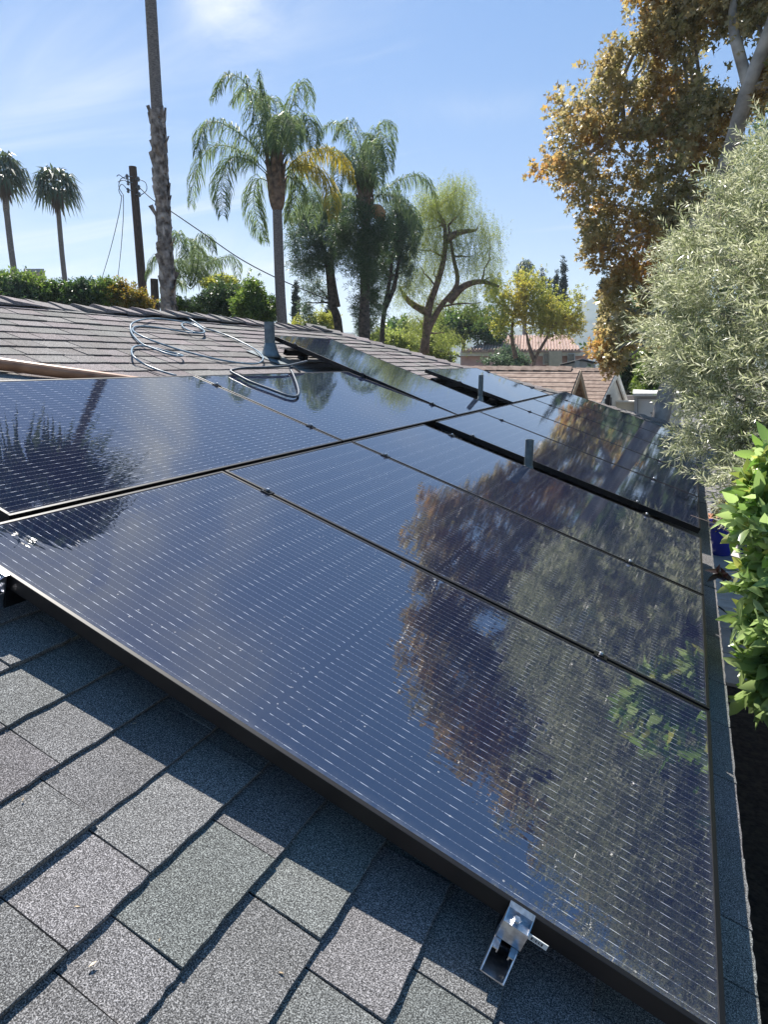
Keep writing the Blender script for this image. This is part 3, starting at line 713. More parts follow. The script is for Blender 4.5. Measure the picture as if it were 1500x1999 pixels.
# ------------------------------------------------------------------ silver-leaved tree at the right
t = thing('silver_tree', 'feathery silver grey leaved tree filling the right side, overhanging the far end of the panels', 'tree', ae(16, -30, 5.2) - Vector((0, 0, 0)))
t.matrix_world = Matrix.Identity(4)
B = []
for x, y, rx, ry, D in [(1492,300,40,40,6.2),(1470,370,60,50,6.0),(1420,420,50,45,6.0),(1400,480,70,55,5.9),(1345,500,45,40,6.0),(1315,575,48,42,5.8),(1300,640,45,45,5.7),(1370,600,80,70,5.6),
                        (1460,560,80,90,5.4),(1380,690,90,70,5.4),(1470,700,80,90,5.2),(1325,735,60,40,5.5),(1420,790,100,60,5.1),(1350,800,45,28,5.3),(1480,830,70,60,4.9),(1405,860,50,42,4.9),
                        (1400,925,40,34,4.7),(1440,920,50,40,4.6),(1350,865,40,22,5.0),(1300,850,36,16,5.2),(1415,985,22,26,4.4)]:
    B.append(pxblob(x + (26 if y < 700 else 40), y + 4, rx*.78, ry*.8, D, .28))
for az, el, rr, D in [(9.5, 8, .6, 5.6), (11, 2, .6, 5.2), (12, -4, .5, 4.9), (15, 12, .7, 5.6), (16, 7, .9, 5.2), (17, -1, .8, 4.8), (22, 12, .9, 5.4), (24, 3, .9, 5.0), (19, 19, .7, 5.8), (27, 18, .8, 5.4), (30, 8, .8, 5.0), (34, 14, .7, 5.2)]:
    c = ae(az, el, D); B.append((tuple(c), (rr, rr*.8, rr*.8)))
PB = np.array([b[0] for b in B])
P, O = blob_points(B, 14000, .33, .25)
dirn = O*.5 + np.array([-.55, -.25, .12])
Rm = rand_rot(len(P), dirn, .55); s = rng.uniform(.11, .22, len(P))
V, F = scatter(SP_SIL[0], SP_SIL[1], P, Rm, s); link('crown', mesh_np('crown', V, F, L_SIL), t)
SPL = sprig(T_NARROW, 34, 1.0, .16, .8, .16, 8); idx = rng.integers(0, 12, 200); PW_ = np.array([B[i][0] for i in idx]); RW_ = np.array([B[i][1] for i in idx])
dd_ = rng.normal(size=(200, 3)) + np.array([-1.1, -.3, .25]); dd_ /= np.linalg.norm(dd_, axis=1, keepdims=True)
V, F = scatter(SPL[0], SPL[1], PW_ + dd_*RW_*.7, rand_rot(200, dd_ + np.array([-.3, 0, .25]), .3), rng.uniform(.22, .36, 200)); link('outer_sprays', mesh_np('outer_sprays', V, F, L_SIL), t, kind='stuff')
cx = ae(17, 4, 5.1); trunk(t, [(cx.x, cx.y, GZ), (cx.x-.1, cx.y, GZ+1.6), (cx.x+.05, cx.y+.1, -.4)], .13, .09, M_BARKG)
limbs(t, [(cx.x, cx.y, -1.0), (cx.x+.05, cx.y+.1, -.4)], [b[0] for b in B], .035, .006, M_BARKG, 'branch', twigs=1)

# ------------------------------------------------------------------ sycamore turning orange
t = thing('sycamore_tree', 'tall sycamore with orange brown and olive leaves and pale mottled trunk at upper right', 'tree', Matrix.Identity(4))
B = []
for x, y, rx, ry, D in [(1200,145,30,36,12),(1195,190,42,40,12),(1122,228,46,44,12),(1165,250,44,40,12.3),(1090,325,36,30,12),(1140,330,46,42,12.2),(1160,395,42,34,12.4),(1147,485,26,24,12),
                        (1180,440,36,34,12.5),(1270,215,55,45,12),(1270,175,30,40,12),(1330,190,50,50,12.2),(1300,265,60,42,11.8),(1250,330,55,38,12),(1330,340,60,45,11.8),(1380,260,45,60,11.8),
                        (1210,520,36,44,12.3),(1250,440,60,50,12),(1300,420,60,50,11.9),(1240,560,44,44,12.4),(1190,585,26,34,12.2),(1200,650,36,36,12.0),(1170,690,34,28,11.9),(1215,700,36,28,12.0),
                        (1260,630,50,50,12.6),(1290,510,50,50,12.2),(1345,430,50,60,12.2),
                        (1300,50,46,40,11.6),(1265,95,26,34,11.6),(1335,95,30,46,11.7),(1350,25,50,30,11.5),(1420,10,50,26,11.4),(1300,0,40,26,11.5),(1480,40,50,46,11),(1450,-10,60,30,11),(1500,180,30,60,11),(1470,210,40,40,11.4)]:
    B.append(pxblob(x, y, rx, ry, D, .55))
for az, el, rr, D in [(-5.5, 25, .5, 11.5), (-3, 27.5, .6, 11.3), (0, 25, .8, 11.2), (1, 28.5, .65, 11.2), (5, 27.5, .8, 11), (7, 30.5, .5, 11), (10, 28.5, .8, 11), (15, 29, .7, 11), (16, 25, .9, 10.8), (10, 25, 1, 10.8), (5, 22, .8, 10.8),
                      (21, 27, .7, 11), (22, 22, 1, 11), (26, 23, .9, 11), (27, 27, .5, 11), (31, 23, .8, 11), (9, 18, .9, 11), (15, 19, 1, 11), (12, 12, .9, 11.5), (7, 10, .7, 11.8), (30, 20, 1, 11), (35, 21, .8, 11)]:
    c = ae(az, el, D); B.append((tuple(c), (rr, rr*.8, rr*.75)))
crown(t, B, 19000, SP_SYC, .125, L_SYC, droop=.55, outw=.5, clump=.25, shell=.4)
TR = [at(1282, 860, 12), at(1296, 790, 12), at(1338, 640, 12.1), at(1385, 440, 11.6), at(1432, 275, 11.2), at(1462, 170, 10.9), at(1496, 80, 10.7), at(1530, -20, 10.5)]
TR[0] = Vector((TR[1].x - .25, TR[1].y, GZ))
trunk(t, TR, .16, .07, M_SYCB, n=14)
build('branch', MB().tube(spline([at(1462, 170, 10.9), at(1440, 90, 10.8), at(1432, 45, 10.8), at(1440, -20, 10.8), ae(2, 29, 11)], 4), [.075, .075, .07, .07, .07, .065, .065, .06, .06, .055, .05, .05, .045, .045, .04, .04, .035], 8), M_SYCB, t, smooth=True)
build('branch', MB().tube(spline([at(1435, 265, 11.9), at(1400, 255, 11.9), at(1350, 250, 12), at(1280, 262, 12.1), at(1200, 265, 12.1)], 4), .055, 6), M_SYCB, t, smooth=True)
build('branch', MB().tube(spline([at(1436, 60, 11.6), at(1400, 22, 11.6), at(1350, 25, 11.6), at(1300, 45, 11.6)], 4), .04, 6), M_SYCB, t, smooth=True)

limbs(t, TR[2:] + [Vector(at(1200, 265, 12.1)), Vector(at(1350, 250, 12)), ae(2, 29, 11.4), ae(8, 26, 11)], [b[0] for b in B], .045, .010, M_SYCB, 'limbs', twigs=2)

# dark shrubs under the sycamore
def shrub(name, label, cat, blobs, n, tm, size, m, group=None, stem=True, droop=0., tx=None, shell=.55, clump=.28):
    cx = tx or Vector(blobs[0][0]); t = thing(name, label, cat, Matrix.Identity(4), group)
    crown(t, blobs, n, tm, size, m, droop=droop, shell=shell, clump=clump)
    if stem:
        top = Vector(blobs[0][0]); trunk(t, [(top.x, top.y, GZ), (top.x+.05, top.y, (GZ+top.z)/2), top], .09, .04, M_BARKD)
        limbs(t, [top - Vector((0, 0, .6)), top], [b[0] for b in blobs], .03, .008, M_BARKD, 'branch')
    return t
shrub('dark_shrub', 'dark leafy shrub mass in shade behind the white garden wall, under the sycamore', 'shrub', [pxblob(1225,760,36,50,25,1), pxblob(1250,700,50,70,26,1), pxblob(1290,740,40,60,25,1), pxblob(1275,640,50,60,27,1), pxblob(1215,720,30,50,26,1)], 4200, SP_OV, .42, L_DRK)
for lbl, bl in (('dark tree hidden behind the silver tree, seen mostly as a reflection', [(4, 6, 2.2, 19), (7, 9, 2.4, 19), (5, 12, 1.8, 20), (10, 5, 2.4, 19)]),
                ('second dark tree behind the silver tree at the far right', [(15, 7, 2.4, 18), (19, 9, 2.4, 18), (14, 12, 2.0, 18.5), (22, 5, 2.4, 17), (18, 14, 1.6, 18)])):
    shrub('garden_tree', lbl, 'tree', [(tuple(ae(az, el, D)), (rr, rr, rr*.8)) for az, el, rr, D in bl], 2600, SP_OV, .45, L_EUC)
shrub('bamboo_clump', 'bright green feathery clump beside the white canopy', 'shrub', [pxblob(1262,735,16,24,23,.6), pxblob(1272,765,22,16,23,.6), pxblob(1258,700,9,12,23,.4)], 1100, SP_OV, .26, L_HED)

# ------------------------------------------------------------------ glossy bush at the lower right
t = thing('glossy_bush', 'bright green glossy large leaved bush at the lower right edge above the side yard', 'shrub', Matrix.Identity(4))
B = []
for x, y, rx, ry, D in [(1495,900,22,40,2.95),(1485,960,28,34,2.9),(1448,970,18,24,2.9),(1470,1030,36,36,2.8),(1495,1080,30,50,2.75),(1475,1130,40,40,2.75),(1462,1190,34,34,2.7),(1490,1230,38,50,2.65),(1475,1290,34,34,2.65),(1500,1330,40,44,2.6),(1460,1340,26,30,2.6)]:
    B.append(pxblob(x + (18 if y < 1100 else 34), y, rx*.9, ry*.9, D, .13))
for az, el, rr, D in [(10, -11, .2, 2.9), (12, -17, .25, 2.75), (14, -22, .25, 2.65), (16, -14, .3, 2.9), (18, -22, .35, 2.7), (24, -16, .35, 2.8), (26, -26, .35, 2.6), (22, -30, .3, 2.5), (32, -20, .35, 2.7)]:
    c = ae(az, el, D); B.append((tuple(c), (rr, rr*.8, rr)))
PA, OA = blob_points(B[:11], 1500, .3, .4); PB_, OB_ = blob_points(B[11:], 1900, .3, .4); P = np.concatenate([PA, PB_]); O = np.concatenate([OA, OB_])
up = O*.6 + np.array([-.3, -.35, -.15]); Rm = rand_rot(len(P), up, .6); s = rng.uniform(.045, .115, len(P))
LT = ([(0,0,0),(.13,.2,.05),(.20,.48,.06),(.15,.76,-.01),(0,1.05,-.16),(-.15,.76,-.01),(-.20,.48,.06),(-.13,.2,.05),(0,.5,-.005)], [(0,1,2,8),(2,3,4,8),(4,5,6,8),(6,7,0,8)])
vis = []
for i, p in enumerate(P):
    d = Vector(p)-CAM; z = d.dot(FW); x = 750+FPX*d.dot(RT)/z; y = 999.5-FPX*d.dot(UP)/z
    vis.append(z if (x < 1520 and 840 < y < 1500) else z+100)
order = np.argsort(vis); lm_ = mesh_np('leaf', LT[0], LT[1], L_BRT, True)
for i in order[:290]:
    M = Matrix([[*(Rm[i][r]*s[i]), P[i][r]] for r in range(3)] + [[0, 0, 0, 1]]); link('leaf', lm_, t, M)
V, F = scatter(LT[0], LT[1], P[order[290:]], Rm[order[290:]], s[order[290:]])
link('leaves', mesh_np('leaves', V, F, L_BRT, True), t, kind='stuff')
c0 = ae(14, -28, 2.8); base = Vector((c0.x, c0.y, GZ))
trunk(t, [base, base + Vector((0, 0, 1.0)), c0], .05, .03, M_BARKD)
limbs(t, [base + Vector((0, 0, 1.2)), c0], [b[0] for b in B], .014, .004, M_BARKD, 'branch', twigs=1)
M_TWIG = leaf_mat('dark_red_leaves', [(.015, .008, .008), (.03, .012, .012)], .1, .4)
t = thing('dark_twig', 'twig of nearly black leaves hanging left of the glossy bush', 'twig', Matrix.Identity(4))
tp = spline([at(1462, 1160, 2.85), at(1440, 1145, 2.85), at(1425, 1125, 2.9), at(1405, 1120, 2.9)], 4)
build('stem', MB().tube(tp, .003, 5), M_BARKD, t)
for i in range(12):
    p = tp[random.randrange(2, len(tp))]; q = Rm[i]; s_ = random.uniform(.05, .08)
    link('leaf', mesh_np('leaf', LT[0], LT[1], M_TWIG, True) if i == 0 else bpy.data.objects[dk].data, t, Matrix([[*(q[r]*s_), p[r]] for r in range(3)] + [[0, 0, 0, 1]]))
    if i == 0: dk = [o.name for o in t.children if o.name.startswith('leaf')][0]

# ------------------------------------------------------------------ palms
def frond(parent, pts, m, leaf_len=.55, n=70, hang=.9, width=.016, name='frond', rach=.018):
    """pinnate frond along a path; leaflets leave both sides and hang"""
    p = spline(pts, 6); mb_v = []; mb_f = []
    L_ = [0]
    for a, b in zip(p, p[1:]): L_.append(L_[-1] + (b-a).length)
    tot = L_[-1]
    for i in range(n):
        t = .16 + .84*(i/(n-1)); d = t*tot
        k = max(j for j in range(len(L_)) if L_[j] <= d + 1e-9); k = min(k, len(p)-2)
        f = (d-L_[k])/max(1e-6, L_[k+1]-L_[k]); c = p[k].lerp(p[k+1], f); tg = (p[k+1]-p[k]).normalized()
        side = tg.cross(Vector((0, 0, 1)))
        side = side.normalized() if side.length > .05 else Vector((1, 0, 0))
        nr = side.cross(tg)
        ll = leaf_len*(.55 + .45*math.sin(pi*min(1, t*1.05)**.8)) * (1-.35*max(0, t-.75)/.25)
        for sg in (-1, 1):
            for w_ in range(2):
                d0 = (side*sg*random.uniform(.5, 1.0) + tg*random.uniform(.3, .7) + nr*random.uniform(-.4, .6)).normalized()
                q0 = c; q1 = q0 + d0*ll*.35 + Vector((0, 0, -.05*ll*hang)); q2 = q1 + (d0*.45 + Vector((0, 0, -hang*random.uniform(.5, .9)))).normalized()*ll*.38
                q3 = q2 + (d0*.15 + Vector((random.uniform(-.1, .1), random.uniform(-.1, .1), -hang))).normalized()*ll*.33
                wd = Vector((random.uniform(-1, 1), random.uniform(-1, 1), random.uniform(-.3, .3))).normalized()*width
                o = len(mb_v); mb_v += [q0-wd*.6, q0+wd*.6, q1-wd, q1+wd, q2-wd*.8, q2+wd*.8, q3]
                mb_f += [(o, o+1, o+3, o+2), (o+2, o+3, o+5, o+4), (o+4, o+5, o+6, o+6)]
    mb_f2 = [f if f[2] != f[3] else f[:3] for f in mb_f]
    fo = link(name, mesh_np(name, [tuple(v) for v in mb_v], mb_f2, m), parent)
    k = len(p)-1
    build('rachis', MB().tube(p, [rach*(1-.8*i/k) for i in range(k+1)], 5), L_MID, fo)
    return fo
def queen_palm(label, tx, ty, bx, D, r0, fronds, spath=None, scale=1.0, boots=True, group='feather palms beyond the roof'):
    t = thing('queen_palm', label, 'palm tree', Matrix.Identity(4), group)
    top = at(tx, ty, D); b = at(bx, 640, D); base = Vector((b.x + (b.x-top.x)*.9, b.y + (b.y-top.y)*.9, GZ))
    trunk(t, [base, base.lerp(top, .3) + Vector((.05, 0, 0)), base.lerp(top, .65) + Vector((-.04, 0, 0)), top], r0*1.15, r0*.9, M_PALM, n=12)
    if boots:
        q = top + Vector((0, 0, 1.7*scale)); bt = MB()
        bt.tube(spline([top - Vector((0, 0, .25)), top + Vector((0, 0, .2*scale)), top + Vector((0, 0, .7*scale)), q], 3), [r0*.9, r0*1.2, r0*1.45, r0*1.6, r0*1.6, r0*1.5, r0*1.3, r0*1.0, r0*.8, r0*.6], 10)
        for i in range(16):
            a = i*2.4; z = i*.085*scale; d = Vector((cos(a), sin(a), 0)); p0 = top + d*r0*1.2 + Vector((0, 0, z))
            bt.tube([p0, p0 + d*.06 + Vector((0, 0, .3*scale)), p0 + d*.16 + Vector((0, 0, .55*scale))], [.09*scale, .06*scale, .02*scale], 5)
        build('crownshaft', bt, M_BARKB, t, smooth=True)
    for (pts, mt, dd) in fronds:
        P_ = [at(x, y, D + dd*(i/(len(pts)-1))) for i, (x, y) in enumerate(pts)]
        frond(t, P_, mt, leaf_len=.75*scale, n=72, width=.0125*scale)
    if spath:
        s = MB().tube(spline([at(x, y, D-.5) for x, y in spath], 4), [.03, .05, .1, .17, .22, .24, .24, .2, .14, .1, .06, .03, .02][:len(spline(spath_(spath), 4))], 8)
        build('spathe', s, mat('orange_spathe', (.45, .22, .09), .7), t, smooth=True)
    return t
def spath_(s): return [(x, y, 0) for x, y in s]
G_, Y_ = L_FRND, L_FRNY
queen_palm('tall feather palm with drooping fronds, some yellow, left of the centre of the background', 541, 395, 553, 22, .165,
  [([(533,335),(510,270),(480,165),(440,150),(417,190)], G_, -1), ([(534,335),(522,280),(505,200),(480,175),(455,200)], G_, .8), ([(545,330),(560,240),(585,165),(603,175),(606,205)], G_, 1.2),
   ([(545,330),(575,270),(598,225),(610,250),(612,285)], G_, -1.3), ([(540,335),(545,260),(535,200),(520,190),(508,210)], G_, 2), ([(530,340),(490,280),(430,240),(398,250),(385,300)], G_, -1), ([(530,345),(480,300),(420,285),(385,330),(374,400)], G_, 1),
   ([(530,350),(490,315),(450,310),(432,360),(435,420)], G_, -2), ([(532,360),(505,350),(495,390),(505,440),(518,470)], G_, 1.2), ([(545,350),(580,310),(630,290),(670,315),(688,355)], Y_, 1), ([(545,355),(580,325),(620,330),(645,370),(650,425)], Y_, -1.3),
   ([(545,360),(565,345),(580,370),(572,405),(562,430)], G_, 1), ([(545,350),(575,320),(600,345),(612,400),(612,440)], G_, 2), ([(538,330),(525,260),(507,160),(506,140)], G_, 0), ([(540,332),(550,270),(560,230),(572,240),(580,285)], G_, -2.2), ([(538,332),(538,280),(552,232),(545,240),(536,290)], G_, -2)])
queen_palm('second feather palm with an orange spathe hanging from its crown, ringed by dark trees', 713, 425, 714, 25, .17,
  [([(712,400),(705,330),(680,260),(650,240),(625,262)], G_, 1), ([(712,400),(712,320),(690,245),(672,240),(655,270)], G_, -1), ([(715,400),(722,320),(735,250),(762,240),(771,270)], G_, 1), ([(715,400),(735,340),(750,270),(755,275),(762,330)], G_, -1.5),
   ([(712,400),(690,330),(640,290),(610,310),(590,345)], G_, -1), ([(715,410),(750,370),(800,345),(830,350),(850,385)], G_, 1), ([(715,410),(745,380),(790,395),(812,430),(812,470)], G_, -1), ([(712,400),(712,330),(722,270),(715,262)], G_, .5),
   ([(714,400),(728,340),(725,280),(735,300),(742,360)], G_, -2), ([(713,405),(680,380),(650,390),(640,430)], G_, 1.5), ([(712,400),(700,340),(672,300),(662,330),(660,370)], G_, -2)],
  spath=[(722,405),(735,410),(745,430),(744,448)])
queen_palm('short bushy grey green feather palm behind the ridge, right of the tall trunk', 372, 585, 374, 26, .15,
  [([(372,560),(365,500),(350,460),(345,455),(335,480)], G_, 1), ([(372,560),(380,500),(395,460),(408,465),(418,490)], G_, -1), ([(372,560),(400,520),(440,502),(460,510),(465,540)], G_, 1), ([(372,560),(345,530),(320,500),(300,505),(285,540)], G_, 0),
   ([(372,560),(375,510),(372,470),(366,470)], G_, 1.5), ([(372,560),(390,520),(400,500),(420,510),(430,545)], G_, 2), ([(372,560),(355,520),(340,510),(330,540)], G_, -2), ([(372,565),(395,545),(415,540),(430,570)], G_, -1.2), ([(372,565),(350,550),(330,550),(322,575)], G_, 1.2), ([(372,560),(384,530),(388,490),(380,480)], G_, -2)], boots=False, scale=.85)

def fan_blades(c, d, r, n, m_v, m_f, droop=.35, fold=.3):
    d = d.normalized(); side = d.cross(Vector((0, 0, 1))); side = side.normalized() if side.length > .05 else Vector((1, 0, 0)); nr = side.cross(d)
    for i in range(n):
        a = (i/(n-1)-.5)*R(210); dd = (d*cos(a) + side*sin(a) + nr*random.uniform(-.12, .12)).normalized()
        tip = c + dd*r*random.uniform(.85, 1.05) + Vector((0, 0, -droop*r*random.uniform(.3, 1.2))); mid = c + dd*r*.55
        w_ = dd.cross(nr).normalized()*r*.07; o = len(m_v)
        m_v += [c, mid-w_, tip, mid+w_]; m_f += [(o, o+1, o+2, o+3)]
def fan_palm(label, base, top, r0, r1, cr, nf, blade, skirt=True, group=None, boots=None, name='fan_palm'):
    t = thing(name, label, 'palm tree', Matrix.Identity(4), group)
    top = Vector(top); base = Vector(base); mid = base.lerp(top, .5) + (Vector((0, 0, 0)) if boots else Vector((.12, .05, 0)))
    trunk(t, [base, base.lerp(top, .25), mid, base.lerp(top, .75) + Vector((0 if boots else .05, 0, 0)), top], r0, r1, M_PALM, n=14)
    for k in range(nf):
        a = k*2.39996; el = (k/nf)*R(110) - R(28)           # from hanging to upright
        d = Vector((cos(a)*cos(el), sin(a)*cos(el), sin(el))); L_ = cr*.42*random.uniform(.85, 1.15)
        c = top + d*L_ + Vector((0, 0, .15*cr)); mv = []; mf = []
        fan_blades(c, (d + Vector((0, 0, -.35))), cr*.60*random.uniform(.9, 1.1), blade, mv, mf, droop=.85)
        fo = link('frond', mesh_np('frond', [tuple(v) for v in mv], mf, L_DEAD if el < R(-50) else L_FAN), t)
        build('petiole', MB().tube([top, top.lerp(c, .5) + Vector((0, 0, .04*cr)), c], [.022*cr*.5, .016*cr*.5, .012*cr*.5], 4), L_MID, fo)
    if boots:
        mb = MB(); z0, z1 = boots; rr = random.Random(5); H = z1-z0
        for i in range(420):
            z = z0 + H*i/420; f = (z-base.z)/(top.z-base.z); c = base.lerp(top, f)
            a = i*2.39996 + rr.uniform(-.3, .3); d = Vector((cos(a), sin(a), 0)); s = Vector((-sin(a), cos(a), 0)); rr_ = r0*(1.0-.1*f)
            o_ = rr.choice([.03, .04, .05, .07, .10] if i % 11 else [.13, .22]); wd = rr.uniform(.07, .13); ln = rr.uniform(.2, .42)
            p = c + d*(rr_-.03)
            mb.add([p - s*wd, p + s*wd, p + s*wd*.4 + d*o_*.5 + Vector((0, 0, ln)), p - s*wd*.5 + d*o_ + Vector((0, 0, ln*.9)), p + d*(.07) + Vector((0, 0, .03))], [(0, 1, 4), (1, 2, 4), (2, 3, 4), (3, 0, 4)])
        build('leaf_base', mb, M_BOOT, t, kind='stuff')
    if skirt:
        mb = MB(); rr = random.Random(9)
        for i in range(60):
            a = rr.uniform(0, 2*pi); d = Vector((cos(a), sin(a), 0)); p = top + Vector((0, 0, rr.uniform(-.1, .2)*cr)) + d*r1
            q = p + d*rr.uniform(.05, .22)*cr + Vector((0, 0, -rr.uniform(.3, .75)*cr)); s = Vector((-sin(a), cos(a), 0))*.05*cr
            mb.add([p, p.lerp(q, .6)-s, q, p.lerp(q, .6)+s], [(0, 1, 2, 3)])
        build('dead_skirt', mb, L_DEAD, t, kind='stuff')
    return t
# the tall one near the ridge: its crown stands above the frame and shows only as a reflection
b0 = at(330, 605, 19); b1 = at(294, 0, 19); sl_ = (b1-b0)/(b1.z-b0.z); tp = b0 + sl_*(CAM.z + 12.6 - b0.z); low_ = b0 + sl_*(GZ - b0.z)
ph = at(313, 236, 19)
tpalm = thing  # (name kept free)
T = fan_palm('very tall palm trunk near the ridge, rough with old leaf bases below and smooth above', low_, tp, .175, .125, 2.5, 22, 16, boots=(GZ+.2, ph.z+.1))
fan_palm('farther left fan palm cut by the left edge of the photo', (at(26, 600, 36).x, at(26, 600, 36).y, GZ), at(6, 352, 36), .15, .12, 1.4, 34, 11, group='slim fan palms on the far left')
fan_palm('slim fan palm standing between the left edge and the utility pole', (at(119, 600, 38).x, at(119, 600, 38).y, GZ), at(111, 378, 38), .14, .11, 1.4, 34, 11, group='slim fan palms on the far left')

# ------------------------------------------------------------------ utility pole, wires, stump
t = thing('utility_pole', 'dark brown wooden utility pole with insulators left of the tall palm trunk', 'utility pole', Matrix.Identity(4))
pt = at(259, 326, 28); pb = at(282, 606, 28); pb2 = pt + (pb-pt)*((GZ-pt.z)/(pb.z-pt.z))
build('pole', MB().tube([pb2, pt.lerp(pb2, .5), pt], [.20, .17, .14], 14), M_UPOLE, t, smooth=False)
M_INS = mat('insulator_grey', (.12, .13, .15), .3)
for (x, y) in [(248,345),(250,357),(250,372),(270,350),(271,366),(272,380)]:
    p = at(x, y, 27.8); c = at(262, y, 27.9)
    i_ = build('insulator', MB().tube([c, p], .018, 5).lathe([(.03, -.09), (.06, -.05), (.03, -.01), (.065, .03), (.03, .08)], 8, Matrix.Translation(p)), M_INS, t)
lp = MB()
for pts in [[(262,352),(245,350),(233,342),(228,345)], [(250,372),(238,360),(232,372),(238,385)], [(248,345),(236,350),(232,365),(240,380)], [(270,350),(284,357),(286,372),(274,382)], [(250,357),(242,352),(230,356)]]:
    lp.tube(spline([at(x, y, 27.8) for x, y in pts], 4), .014, 5)
build('jumper_wire', lp, M_WIRE, t)
def wire(pts, label, r=.014):
    o = build('overhead_wire', MB().tube(spline(pts, 6), r, 5), M_WIRE); o['label'] = label; o['category'] = 'wire'; o['group'] = 'wires on the utility pole'
wire([at(238, 382, 27.8), at(232, 420, 28.5), at(215, 490, 31), at(194, 562, 34), at(188, 600, 35)], 'left one of the two wires dropping from the utility pole')
wire([at(241, 380, 27.8), at(241, 420, 28.5), at(236, 490, 31), at(228, 562, 34), at(225, 600, 35)], 'right one of the two wires dropping from the utility pole')
wire([at(272, 366, 27.8), at(298, 390, 26.5), at(340, 417, 25), at(400, 458, 24.4), at(470, 506, 24), at(545, 545, 23.8), at(640, 585, 23.6)], 'service wire sloping down to the right across the trees', .02)
o = build('wooden_post', MB().tube([Vector((at(304, 600, 26).x, at(304, 600, 26).y, GZ)), at(303, 590, 26), at(301, 545, 26)], [.16, .15, .14], 12), M_UPOLE); o['label'] = 'short thick brown wooden post between the pole and the tall palm trunk'; o['category'] = 'post'

# ------------------------------------------------------------------ hedge and shrubs along the ridge line
hedge = [('light green shrub at the far left edge of the hedge row', [(-30,560,45,28),(15,562,30,24)], L_HED, 22), ('dark green shrub near the left end of the hedge row', [(28,580,22,18),(48,588,18,16)], L_HEDD, 21.5), ('light yellowish green shrub below the flat roofed building', [(62,572,24,22),(85,582,18,18)], L_HED, 22),
         ('mid green bushy shrub below the slim fan palm', [(112,578,20,16),(135,575,22,16)], L_MID, 22), ('dark rounded conifer shrub in the hedge row', [(172,580,22,22)], L_HEDD, 22), ('bright green leafy shrub in the hedge row', [(205,580,18,20),(225,582,14,20)], L_HED, 22),
         ('orange tinged shrub just left of the utility pole', [(250,582,18,22),(268,590,12,16)], L_ORG, 22), ('dark shrub behind the hose coil', [(432,585,24,24),(455,592,24,26),(415,590,16,18)], L_DRK, 23), ('yellow tinged shrub above the hose coil', [(440,560,20,12),(425,556,12,10)], L_YEL, 24),
         ('bright green upright conifer right of the dark shrub', [(480,600,14,22),(495,585,12,26),(498,610,18,18)], L_HED, 22), ('small dark upright conifer at the end of the hedge row', [(520,605,12,22),(508,592,9,22)], L_MID, 22.5),
         ('low green growth right of the tall palm trunk', [(345,600,12,14),(395,600,14,12)], L_HED, 25), ('yellow green bush between the feather palm trunk and the large vent pipe', [(600,640,22,18),(628,640,26,22),(580,648,14,10)], L_YEL, 28)]
for lbl, bl, m_, D in hedge:
    B = [pxblob(x, y, rx, ry, D, .5) for x, y, rx, ry in bl]
    shrub('hedge_shrub', lbl, 'shrub', B, 480*len(bl)+300, SP_OV, .17, m_, shell=.5)

# ------------------------------------------------------------------ middle-distance trees
def tree(label, cat, trunk_px, D, blobs, n, tm, size, m, bark, r0, r1, droop=0., twigs=1, name='tree', shell=.45, clump=.3, lr=.05, dj=.8, outw=.6, group=None):
    t = thing(name, label, cat, Matrix.Identity(4), group)
    B = [pxblob(b[0], b[1], b[2], b[3], D + random.uniform(-dj, dj)) for b in blobs]
    crown(t, B, n, tm, size, m, droop=droop, shell=shell, clump=clump, outw=outw)
    st = []
    for path in trunk_px:
        P_ = [at(x, y, D) for x, y in path]
        if path is trunk_px[0]: P_ = [Vector((P_[0].x, P_[0].y, GZ))] + P_
        trunk(t, P_, r0, r1, bark, name='trunk', n=9); st += P_[1:]
    limbs(t, st, [b[0] for b in B], lr, .012, bark, 'branch', twigs=twigs)
    return t
tree('leaning double trunked dark evergreen left of the ivy covered trunk', 'tree', [[(662,650),(648,590),(640,520),(622,450)], [(655,600),(645,520),(655,470)]], 27,
     [(590,480,28,40),(610,425,34,34),(640,450,32,40),(600,520,24,24),(650,400,26,22),(585,440,18,24),(630,500,24,30),(665,480,20,36),(620,560,18,22),(598,590,14,20),(610,640,20,16)], 3400, SP_NAR, .27, L_EUC, M_BARKD, .22, .08, droop=.8, name='evergreen_tree')
tree('dark ivy covered trunk below the second feather palm', 'tree', [[(712,665),(712,600),(713,520),(712,450)]], 24.5,
     [(712,520,18,40),(708,590,14,34),(716,640,14,30),(700,450,34,32),(735,460,26,34),(690,500,22,30),(735,510,18,30),(718,560,16,30),(665,440,20,22),(700,420,20,16)], 3300, SP_NAR, .26, L_DRK, M_BARKD, .26, .12, droop=.7, name='ivy_covered_tree')
tree('slender dark tree right of the ivy covered trunk', 'tree', [[(746,668),(752,600),(762,540),(770,470)], [(752,600),(770,560),(780,500)]], 26,
     [(775,430,26,30),(790,470,20,30),(765,480,22,30),(755,540,16,34),(790,530,18,24),(745,590,14,26),(775,395,16,16),(800,440,14,20)], 2300, SP_NAR, .27, L_EUC, M_BARKD, .12, .05, droop=.8, name='slender_tree')
